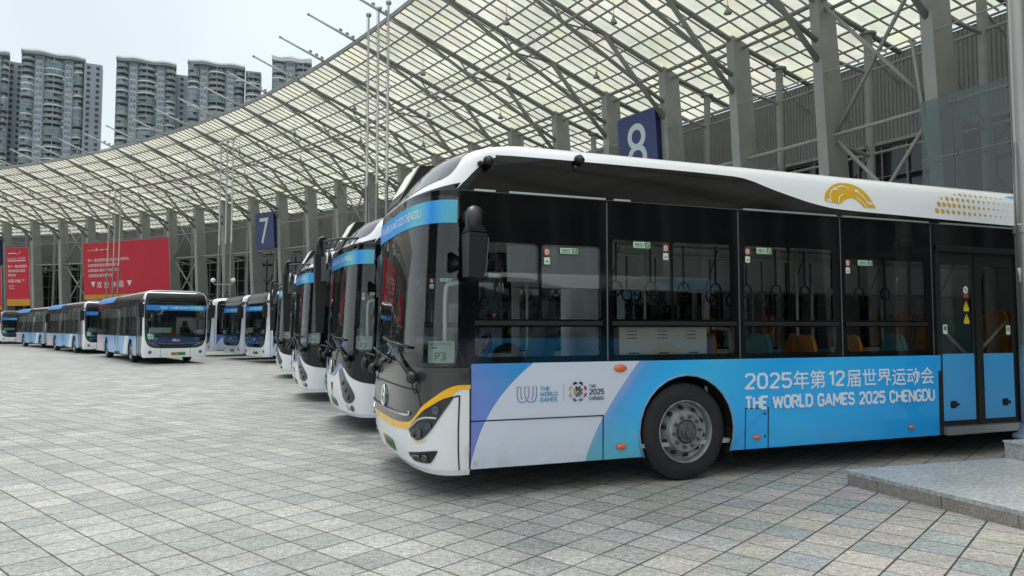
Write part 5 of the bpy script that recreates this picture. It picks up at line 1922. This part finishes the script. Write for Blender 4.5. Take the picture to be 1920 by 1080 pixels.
# ================================================================== GROUND
def paving():
    n = NT("granite_paving", 0.62, spec=0.35)
    geo = n.node("ShaderNodeNewGeometry")
    P = geo.outputs["Position"]
    th = math.radians(41.3)
    a = n.vmath('DOT_PRODUCT', P, (math.cos(th), -math.sin(th), 0))
    b = n.vmath('DOT_PRODUCT', P, (math.sin(th), math.cos(th), 0))
    T = 0.30
    p0 = np.array((2.2477, 5.338))
    a0 = p0 @ np.array((math.cos(th), -math.sin(th)))
    b0 = p0 @ np.array((math.sin(th), math.cos(th)))
    ga = n.math('DIVIDE', n.math('SUBTRACT', a, float(a0)), T)
    gb = n.math('DIVIDE', n.math('SUBTRACT', b, float(b0)), T)
    fa, fb = n.math('FLOOR', ga), n.math('FLOOR', gb)
    comb = n.node("ShaderNodeCombineXYZ")
    n.inp(comb.inputs[0], fa)
    n.inp(comb.inputs[1], fb)
    wn = n.node("ShaderNodeTexWhiteNoise")
    n.inp(wn.inputs["Vector"], comb.outputs[0])
    rnd = wn.outputs["Value"]
    wn2 = n.node("ShaderNodeTexWhiteNoise")
    n.inp(wn2.inputs["Vector"], n.vmath('ADD', comb.outputs[0], (37.3, 11.7, 3.1)))
    rnd2 = wn2.outputs["Value"]
    grey = n.ramp(rnd, [(0, C(148, 151, 148)), (0.2, C(160, 162, 158)), (0.5, C(167, 168, 164)), (0.8, C(173, 174, 169)), (1, C(185, 185, 179))])
    tint = n.ramp(rnd2, [(0, C(148, 160, 154)), (0.16, C(156, 160, 168)), (0.32, C(180, 173, 162)), (0.48, C(170, 168, 163)), (0.62, C(176, 164, 161)), (0.78, C(180, 177, 160)), (0.9, C(142, 155, 152)), (1.0, C(168, 165, 159))])
    # the tinted stones gather to the right of the plaza
    sx = n.node("ShaderNodeSeparateXYZ")
    n.t.links.new(P, sx.inputs[0])
    area = n.math('MULTIPLY_ADD', n.math('SUBTRACT', sx.outputs[0], n.math('MULTIPLY', sx.outputs[1], 0.12)), 0.42, 0.12, clamp=True)
    area = n.math('MINIMUM', n.math('MAXIMUM', area, 0.12), 0.72)
    col = n.mix(area, grey, tint)
    grain = n.noise(P, 90, 3)
    gr2 = n.noise(P, 26, 6)
    blot = n.noise(P, 1.1, 4)
    blot2 = n.noise(P, 0.16, 3)
    k = n.math('MULTIPLY', n.math('MULTIPLY_ADD', grain, 2.2, -0.10), n.math('MULTIPLY_ADD', gr2, 1.5, 0.25))
    k = n.math('MULTIPLY', k, n.math('MULTIPLY_ADD', blot, 0.35, 0.82))
    k = n.math('MULTIPLY', k, n.math('MULTIPLY_ADD', blot2, 0.42, 0.77))
    # patches of weathering that run along the stones, and old oil spots
    st_ = n.noise(n.vmath('MULTIPLY', P, (0.9, 3.4, 1.0)), 1.6, 5)
    k = n.math('MULTIPLY', k, n.math('MULTIPLY_ADD', st_, 0.62, 0.65))
    oil = n.math('MULTIPLY_ADD', n.noise(P, 0.9, 5), 9.0, -6.0, clamp=True)
    k = n.math('MULTIPLY', k, n.math('MULTIPLY_ADD', oil, -0.35, 1.0))
    col = n.vmath('SCALE', col, scale=k)
    # rust stain on one stone
    d = n.vmath('DISTANCE', P, (-0.35, 4.28, 0))
    st = n.math('MULTIPLY', n.math('MULTIPLY_ADD', d, -6.5, 1.0, clamp=True), n.math('MULTIPLY_ADD', gr2, 1.4, 0.1), clamp=True)
    col = n.mix(st, col, C(206, 166, 92))
    # joints
    ea = n.math('ABSOLUTE', n.math('SUBTRACT', n.math('FRACT', ga), 0.5))
    eb = n.math('ABSOLUTE', n.math('SUBTRACT', n.math('FRACT', gb), 0.5))
    jw = n.math('MULTIPLY_ADD', n.noise(P, 3.0, 3), 0.022, 0.005)
    ja = n.math('GREATER_THAN', ea, n.math('SUBTRACT', 0.5, n.math('MULTIPLY', jw, 1.35)))
    jb = n.math('GREATER_THAN', eb, n.math('SUBTRACT', 0.5, n.math('MULTIPLY', jw, 1.2)))
    j = n.math('MAXIMUM', ja, jb)
    col = n.mix(n.math('MULTIPLY', j, 0.93), col, C(42, 44, 41))
    n.inp(n.b.inputs["Base Color"], col)
    h = n.math('ADD', n.math('MULTIPLY', j, -1.0), n.math('ADD', n.math('MULTIPLY', gr2, 0.25), n.math('MULTIPLY', rnd, 0.4)))
    bp = n.node("ShaderNodeBump")
    bp.inputs["Strength"].default_value = 0.35
    bp.inputs["Distance"].default_value = 0.004
    n.inp(bp.inputs["Height"], h)
    n.t.links.new(bp.outputs[0], n.b.inputs["Normal"])
    n.inp(n.b.inputs["Roughness"], n.math('MULTIPLY_ADD', blot, 0.3, 0.42))
    return n.m


mb = MB()
mb.quad((-900, -500, 0), (900, -500, 0), (900, 900, 0), (-900, 900, 0), paving())
g = mb.build('ground')
tag(g, kind='structure')

# ------------------------------------------------------------------ granite plinth, step and flagpoles
def granite(name, col, sc=90, amt=.7):
    n = NT(name, 0.3)
    geo = n.node("ShaderNodeNewGeometry")
    P = geo.outputs["Position"]
    f = n.noise(P, sc, 4)
    f2 = n.noise(P, 2.2, 4)
    f3 = n.noise(P, 26, 3)
    k = n.math('MULTIPLY', n.math('MULTIPLY_ADD', f, amt * 2, 1 - amt), n.math('MULTIPLY_ADD', f2, .5, .75))
    k = n.math('MULTIPLY', k, n.math('MULTIPLY_ADD', f3, .5, .75))
    n.inp(n.b.inputs["Base Color"], n.vmath('SCALE', col[:3], scale=k))
    bp = n.node("ShaderNodeBump")
    bp.inputs["Strength"].default_value = .5
    bp.inputs["Distance"].default_value = .006
    n.inp(bp.inputs["Height"], f)
    n.t.links.new(bp.outputs[0], n.b.inputs["Normal"])
    return n.m


GRT = granite("flamed_granite_top", C(184, 188, 185), 30, .95)
GRS = granite("rough_granite_side", C(150, 143, 136), 70, .85)
GRK = mat("dark_stone_joint", C(58, 54, 50), 0.8)
pc = np.array((3.19, 6.915))
e1 = np.array((3.797, 5.363)) - pc
e1 /= np.linalg.norm(e1)
e2 = np.array((5.161, 7.542)) - pc
e2 /= np.linalg.norm(e2)
PW, PD, PZ = 4.4, 4.2, .14
root = empty('plinth', (pc[0], pc[1], 0))


def pl(a, b, z):
    q = e1 * a + e2 * b
    return np.array((q[0], q[1], z))


def top(mb):
    mb.hexa([pl(.012, .012, .10), pl(PW, .012, .10), pl(PW, PD, .10), pl(.012, PD, .10), pl(0, 0, PZ), pl(PW, 0, PZ), pl(PW, PD, PZ), pl(0, PD, PZ)], GRT)


def sides(mb):
    cuts = [.02, .36, .99, 1.62, 2.25, 2.88, 3.5, PW]
    for a, b in zip(cuts[:-1], cuts[1:]):
        h = random.uniform(-.003, .003)
        mb.hexa([pl(a + .004, .018 + h, 0), pl(b - .004, .018 + h, 0), pl(b - .004, .3, 0), pl(a + .004, .3, 0), pl(a + .004, .014 + h, .098), pl(b - .004, .014 + h, .098), pl(b - .004, .3, .098), pl(a + .004, .3, .098)], GRS)
    cuts = [.32, 1.0, 1.7, 2.4, 3.1, PD]
    for a, b in zip(cuts[:-1], cuts[1:]):
        mb.hexa([pl(.02, a + .004, 0), pl(.3, a + .004, 0), pl(.3, b - .004, 0), pl(.02, b - .004, 0), pl(.016, a + .004, .098), pl(.3, a + .004, .098), pl(.3, b - .004, .098), pl(.016, b - .004, .098)], GRS)
    mb.hexa([pl(.04, .04, 0), pl(PW - .02, .04, 0), pl(PW - .02, PD - .02, 0), pl(.04, PD - .02, 0), pl(.04, .04, .099), pl(PW - .02, .04, .099), pl(PW - .02, PD - .02, .099), pl(.04, PD - .02, .099)], GRK)


part('top_slab', root, top)
part('edge_stone', root, sides)
tag(root, 'low wide granite plinth with speckled edge stones at the lower right', 'plinth')

sb = np.array((5.165, 7.543))
root = empty('step_block', (sb[0], sb[1], PZ))


def blk(mb):
    q = lambda a, b, z: np.array((*(e1 * a + e2 * b), z))
    mb.hexa([q(.006, .006, 0), q(2.0, .006, 0), q(2.0, 1.6, 0), q(.006, 1.6, 0), q(0, 0, .17), q(2.0, 0, .17), q(2.0, 1.6, .17), q(0, 1.6, .17)], granite("veined_granite_block", C(168, 170, 168), 40, .6))
    mb.hexa([q(-.008, -.008, .165), q(2.0, -.008, .165), q(2.0, 1.6, .165), q(-.008, 1.6, .165), q(-.008, -.008, .182), q(2.0, -.008, .182), q(2.0, 1.6, .182), q(-.008, 1.6, .182)], GRT)


part('stone', root, blk)
tag(root, 'smaller granite block resting on the plinth at the foot of the thick pole', 'block')


def flagpole(x, y, z, h, r, lab, group, ball=True):
    root = empty('flagpole', (x, y, z))
    def shaft(mb):
        mb.lathe([(0, r * 1.05), (2.2, r), (2.21, r * 1.12), (2.3, r * 1.12), (2.31, r * .96), (h * .5, r * .86), (h * .5 + .01, r * .95), (h * .5 + .1, r * .95), (h * .5 + .11, r * .84), (h, r * .6)], (0, 0, 0), (0, 0, 1), STEEL, 20)
    part('shaft', root, shaft, True, sharp=40)
    def collar(mb):
        mb.lathe([(0, r * 1.9), (.03, r * 1.9), (.06, r * 1.4), (.16, r * 1.15)], (0, 0, 0), (0, 0, 1), STEEL, 20)
    part('base_collar', root, collar, True)
    def fin(mb):
        mb.lathe([(h, r * .6), (h + .04, r * 1.5), (h + .12, r * 1.7), (h + .2, r * 1.2), (h + .24, 0)], (0, 0, 0), (0, 0, 1), STEEL, 14)
    part('finial', root, fin, True)
    def rope(mb):
        mb.tube([(-r * 1.15, -.3 * r, 1.0), (-r * 1.25, -.3 * r, 4.0), (-r * 1.1, -.3 * r, h)], .006, GREY, 5)
        mb.tube([(-r * 1.1, -.5 * r, 1.2), (-r * 1.35, -.5 * r, 2.6), (-r * 1.1, -.4 * r, 3.2)], .006, GREY, 5)
        mb.box((-r * 1.1, -.4 * r, 1.75), (.03, .03, .16), STEEL)
    part('halyard', root, rope, True)
    tag(root, lab, 'flagpole', group)


flagpole(5.595, 7.70, .32, 15.2, .10, 'thick steel flagpole on the granite block at the right edge', 'flagpoles')
for nm, px, ds, top_ in (('behind the panda faced buses', (685, 704, 723), (30.9, 30.3, 29.7), None), ('beside the globe lamps left of sign 7', (408, 420, 431), (53, 52.4, 51.6), None), ('in front of the big red banner', (199, 210, 220), (71.5, 71, 70.2), None)):
    for k in range(3):
        d = ds[k]
        x = (px[k] - 960) / FOC * d
        flagpole(x, d, 0, 15.3, .075, '%s of the three slim flagpoles %s' % (('leftmost', 'middle', 'rightmost')[k], nm), 'flagpoles')

# ------------------------------------------------------------------ lamp post with two globes, shrub
GLOBE = mat("opal_globe", C(232, 236, 238), 0.2)
root = empty('globe_lamp', (-20.6, 50.6, 0))
part('post', root, lambda mb: mb.lathe([(0, .1), (.4, .1), (.42, .06), (4.6, .05)], (0, 0, 0), (0, 0, 1), STEEL, 10), True)
part('cross_arm', root, lambda mb: mb.tube([(-.72, 0, 4.72), (-.6, 0, 4.6), (.6, 0, 4.6), (.72, 0, 4.72)], .03, STEEL, 6), True)
for sx in (-.72, .72):
    part('globe', root, lambda mb: mb.sphere((sx, 0, 4.9), .17, GLOBE, 14), True)
tag(root, 'post with two white globes among the slim flagpoles', 'street lamp')

LEAF = mat("dark_leaf_green", C(52, 76, 44), 0.5, noise=(4, .4))
BARK = mat("grey_brown_bark", C(86, 74, 62), 0.8, noise=(8, .3))
for (bx, by, h, lab) in ((-23.3, 57.5, 4.9, 'dark green young tree growing behind the disc B2 01 bus'), (-30.6, 65.0, 4.6, 'small green tree between columns right of the big banner')):
    root = empty('tree', (bx, by, 0))
    part('trunk', root, lambda mb: [mb.tube([(0, 0, 0), (.05, 0, h * .4), (0, .05, h * .8)], [.09, .07, .03], BARK, 7)] + [mb.tube([(.03, 0, h * (.35 + .1 * j)), (.6 * math.cos(2.1 * j), .6 * math.sin(2.1 * j), h * (.5 + .1 * j))], [.04, .015], BARK, 5) for j in range(4)], True)
    def crown(mb):
        rnd = random.Random(int(h * 10))
        for j in range(900):
            u, v, w = rnd.gauss(0, .42), rnd.gauss(0, .42), rnd.gauss(0, .62)
            c = np.array((u + .12 * math.sin(5 * w), v, h * .68 + w))
            s = rnd.uniform(.06, .13)
            d1 = np.array([rnd.gauss(0, 1) for _ in range(3)])
            d1 /= np.linalg.norm(d1)
            d2 = np.cross(d1, [rnd.gauss(0, 1) for _ in range(3)])
            d2 /= np.linalg.norm(d2) + 1e-9
            mb.add([c - d1 * s, c + d2 * s * .45, c + d1 * s, c - d2 * s * .45], [(0, 1, 2, 3)], LEAF)
    part('crown', root, crown)
    tag(root, lab, 'tree')

# ------------------------------------------------------------------ apartment towers
TWALL = mat("grey_tower_render", C(138, 145, 152), 0.7, noise=(.06, .10))
TWALLD = mat("dark_tower_render", C(92, 94, 100), 0.7, noise=(.06, .10))
TSLAB = mat("balcony_slab_grey", C(134, 141, 142), 0.6, noise=(.3, .12))
TSLABL = mat("pale_balcony_slab", C(206, 211, 213), 0.6)
TRAIL = mat("balcony_parapet_green_grey", C(106, 122, 124), 0.5, noise=(.2, .2))
TGLASS = mat("tower_window_glass", C(92, 116, 126), 0.08, spec=0.6, noise=(.35, .5))
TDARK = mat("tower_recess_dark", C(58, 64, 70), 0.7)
TBAND = mat("tower_window_pale", C(178, 188, 194), 0.3, noise=(.4, .3))


def tower(px0, px1, ytop, dist, bays, lab, yaw=0.0, fl=3.0, seed=1, depth=9.0, detail=27, crown=True, pale=False, wave=(0, 0)):
    """bays = list of (fraction of width, kind) with kind b = curved balcony, w = window strip, p = plain wall"""
    rnd = random.Random(seed)
    ph = math.atan(75 / FOC)
    ct = (540 - (ytop - 8)) / FOC
    dn = math.cos(ph) - ct * math.sin(ph)
    x0, x1 = (px0 - 960) / FOC / dn * dist, (px1 - 960) / FOC / dn * dist
    yaw = math.atan2(-(x0 + x1) / 2, dist) * .9
    Wd = (x1 - x0) * math.cos(yaw)
    Ht = 1.5 + (math.sin(ph) + ct * math.cos(ph)) / dn * dist
    root = empty('apartment_tower', (x0, dist, 0), yaw)
    def body(mb):
        mb.box((Wd / 2, depth / 2 + 1.6, Ht / 2 - .6), (Wd - .2, depth, Ht - 1.2), TWALL if not pale else TSLAB)
    part('wall', root, body)
    nfl = int(Ht / fl)
    x = 0.0
    outline = []
    for fr, kind in bays:
        w = Wd * fr
        bul = 1.7 if kind == 'b' else .25
        n = 9 if kind == 'b' else 2
        outline += [(x + w * j / (n - 1), -bul * (1 - (2 * j / (n - 1) - 1) ** 2) ** .7 if kind == 'b' else .0) for j in range(n)]
        xa = x
        def curve(off, inset=0.0, n=9):
            return [(xa + inset + (w - 2 * inset) * j / (n - 1), 1.6 - off * (1 - abs(2 * j / (n - 1) - 1) ** 2.6)) for j in range(n)]
        def strip(mb, cv, z0, z1, m, thick=.15):
            A = [(p[0], p[1], z0) for p in cv] + [(p[0], p[1], z1) for p in cv]
            n = len(cv)
            mb.add(A, [(j, j + 1, n + j + 1, n + j) for j in range(n - 1)], m)
            # top and bottom faces back to the wall
            B = [(p[0], p[1], z1) for p in cv] + [(p[0], 1.62, z1) for p in cv]
            mb.add(B, [(j, j + 1, n + j + 1, n + j) for j in range(n - 1)], m)
            B = [(p[0], p[1], z0) for p in cv] + [(p[0], 1.62, z0) for p in cv]
            mb.add(B, [(n + j, n + j + 1, j + 1, j) for j in range(n - 1)], m)
        if kind == 'b':
            def balc(mb):
                for q in range(detail):
                    z = Ht - 1.8 - fl * (q + 1)
                    lightslab = rnd.random() < .28
                    strip(mb, curve(2.6, .15), z - .35, z + .15, TSLABL if lightslab else TSLAB)
                    strip(mb, curve(2.5, .2), z + .15, z + 1.15, TRAIL if rnd.random() < .7 else TSLAB)
                    enclosed = rnd.random() < (.45 if q > 4 else .15)
                    if enclosed:
                        a, b = (0, 9) if rnd.random() < .5 else ((0, 5) if rnd.random() < .5 else (4, 9))
                        cv = curve(2.35, .25)[a:b]
                        strip(mb, cv, z + 1.15, z + fl - .35, TGLASS)
                        for p in cv[::1]:
                            mb.box((p[0], p[1] - .03, z + 1.9), (.12, .1, 1.5), TBAND)
                    else:
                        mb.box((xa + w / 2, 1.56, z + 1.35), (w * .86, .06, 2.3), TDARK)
                        for s_ in range(int(w / 2.2)):
                            if rnd.random() < .55:
                                mb.box((xa + w * .12 + 2.2 * s_ + .8, 1.5, z + 1.4), (1.1, .06, 1.7), TGLASS if rnd.random() < .6 else TBAND)
                        if w > 7:
                            mb.box((xa + w / 2, .2, z + 1.35), (.35, 2.2, 2.4), TSLAB)
            part('balcony_stack', root, balc)
        elif kind == 'w':
            def win(mb):
                for q in range(detail):
                    z = Ht - 1.8 - fl * (q + 1)
                    for c_ in (.28, .72):
                        mb.box((xa + w * c_, 1.42, z + 1.5), (w * .34, .12, 1.7), TGLASS)
                        mb.box((xa + w * c_, 1.34, z + 1.5), (.1, .06, 1.7), TBAND)
                        mb.box((xa + w * c_, 1.38, z + .58), (w * .38, .24, .16), TSLABL)
                    if rnd.random() < .8:
                        mb.box((xa + w * rnd.choice((.28, .72)), 1.2, z + .2), (.9, .6, .7), TBAND)
            part('window_strip', root, win)
            part('pier', root, lambda mb: mb.box((xa + w / 2, 1.5, Ht / 2 - 1), (w * .98, .16, Ht - 2), mat("pale_tower_pier", C(164, 169, 174), .7, noise=(.08, .08))))
        else:
            def pane(mb):
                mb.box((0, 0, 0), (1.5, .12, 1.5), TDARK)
                mb.box((0, -.03, -.8), (1.6, .14, .1), TSLAB)
            m = max(1, int(w / 3.2))
            for q in range(detail if m * detail <= 100 else 100 // m):
                for s_ in range(m):
                    o_ = part('window', root, pane, False, 'tower_pane')
                    o_.location = (xa + w * (s_ + .5) / m, 1.56, Ht - .3 - fl * (q + 1))
        x += w
    if crown:
        def cr(mb):
            P = []
            n = 36
            for j in range(n + 1):
                s_ = j / n
                yy = -.9 - 1.0 * math.cos(s_ * 2 * PI * 2 + wave[0])
                P.append((Wd * s_, yy))
            for z0, z1, m, ins in ((Ht - 1.9, Ht - .8, TSLABL if pale else TSLAB, .3), (Ht - .8, Ht - .1, TSLABL, 0.0)):
                A = [(p[0], p[1] + ins, z0) for p in P] + [(p[0], p[1] + ins, z1) for p in P]
                k = n + 1
                mb.add(A, [(j, j + 1, k + j + 1, k + j) for j in range(n)], m)
                for zz, flip in ((z0, True), (z1, False)):
                    B = [(p[0], p[1] + ins, zz) for p in P] + [(p[0], 4.0, zz) for p in P]
                    mb.add(B, [(k + j, k + j + 1, j + 1, j) if flip else (j, j + 1, k + j + 1, k + j) for j in range(n)], m)
                mb.box((0 + .1, 2.2, (z0 + z1) / 2), (.2, 5, z1 - z0), m)
                mb.box((Wd - .1, 2.2, (z0 + z1) / 2), (.2, 5, z1 - z0), m)
        part('roof_crown', root, cr)
        part('roof_rail', root, lambda mb: mb.tube([(Wd * j / 24, -.7 - 1.0 * math.cos(j / 24 * 4 * PI + wave[0]), Ht + .35) for j in range(25)], .07, TSLABL, 4))
    tag(root, lab, 'apartment block', 'apartment towers behind the hall')
    return root


B5 = [(.22, 'b'), (.12, 'w'), (.34, 'b'), (.12, 'w'), (.20, 'b')]
tower(-60, 17, 93, 335, [(.3, 'b'), (.12, 'w'), (.28, 'b'), (.10, 'w'), (.20, 'b')], 'curved tower cut off by the left edge of the photo', seed=3, wave=(1.0, 0))
tower(15, 44, 116, 350, [(1.0, 'p')], 'dark flat tower slab in the gap right of the leftmost tower', seed=4, crown=False)
tower(40, 160, 98, 338, B5, 'broad tower with curved balconies, tallest of the group', seed=5, wave=(2.6, 0))
tower(158, 192, 119, 349, [(1.0, 'p')], 'plain grey tower wing right of the broad tallest tower', seed=6, crown=False)
tower(218, 331, 112, 342, B5, 'tower with curved balconies right of the gap of sky', seed=7, wave=(2.2, 0))
tower(329, 354, 141, 356, [(1.0, 'p')], 'low dark link between two curved balcony towers', seed=8, crown=False)
tower(352, 460, 119, 344, B5, 'curved balcony tower just left of the small round tower', seed=9, wave=(2.8, 0))
tower(460, 490, 134, 352, [(1.0, 'b')], 'small dark round ended tower', seed=10, crown=False)
tower(510, 585, 113, 346, [(.36, 'b'), (.2, 'w'), (.44, 'b')], 'rightmost tower with a pale overhanging roof', pale=True, seed=11, wave=(0.5, 0))


# ------------------------------------------------------------------ unseen block, added across the plaza to darken windscreen reflections
root = empty('reflection_block', (-112, -46, 0), math.radians(68))
OBW = mat("reflection_block_dark", C(44, 54, 60), 0.15)
OBF = mat("reflection_block_grey", C(96, 98, 98), 0.7)
part('wall', root, lambda mb: mb.box((0, 8, 22), (96, 14, 44), OBF))
for q in range(12):
    part('window_band', root, lambda mb: mb.box((0, .95, 2.4 + 3.5 * q), (92, .3, 2.3), OBW), False, None)
for q in range(17):
    part('pier', root, lambda mb: mb.box((-46 + 5.75 * q, .7, 22), (.7, .5, 44), OBF), False, None)
tag(root, 'unseen dark block added across the plaza to darken the reflections in bus windscreens', 'building')


bpy.context.view_layer.update()
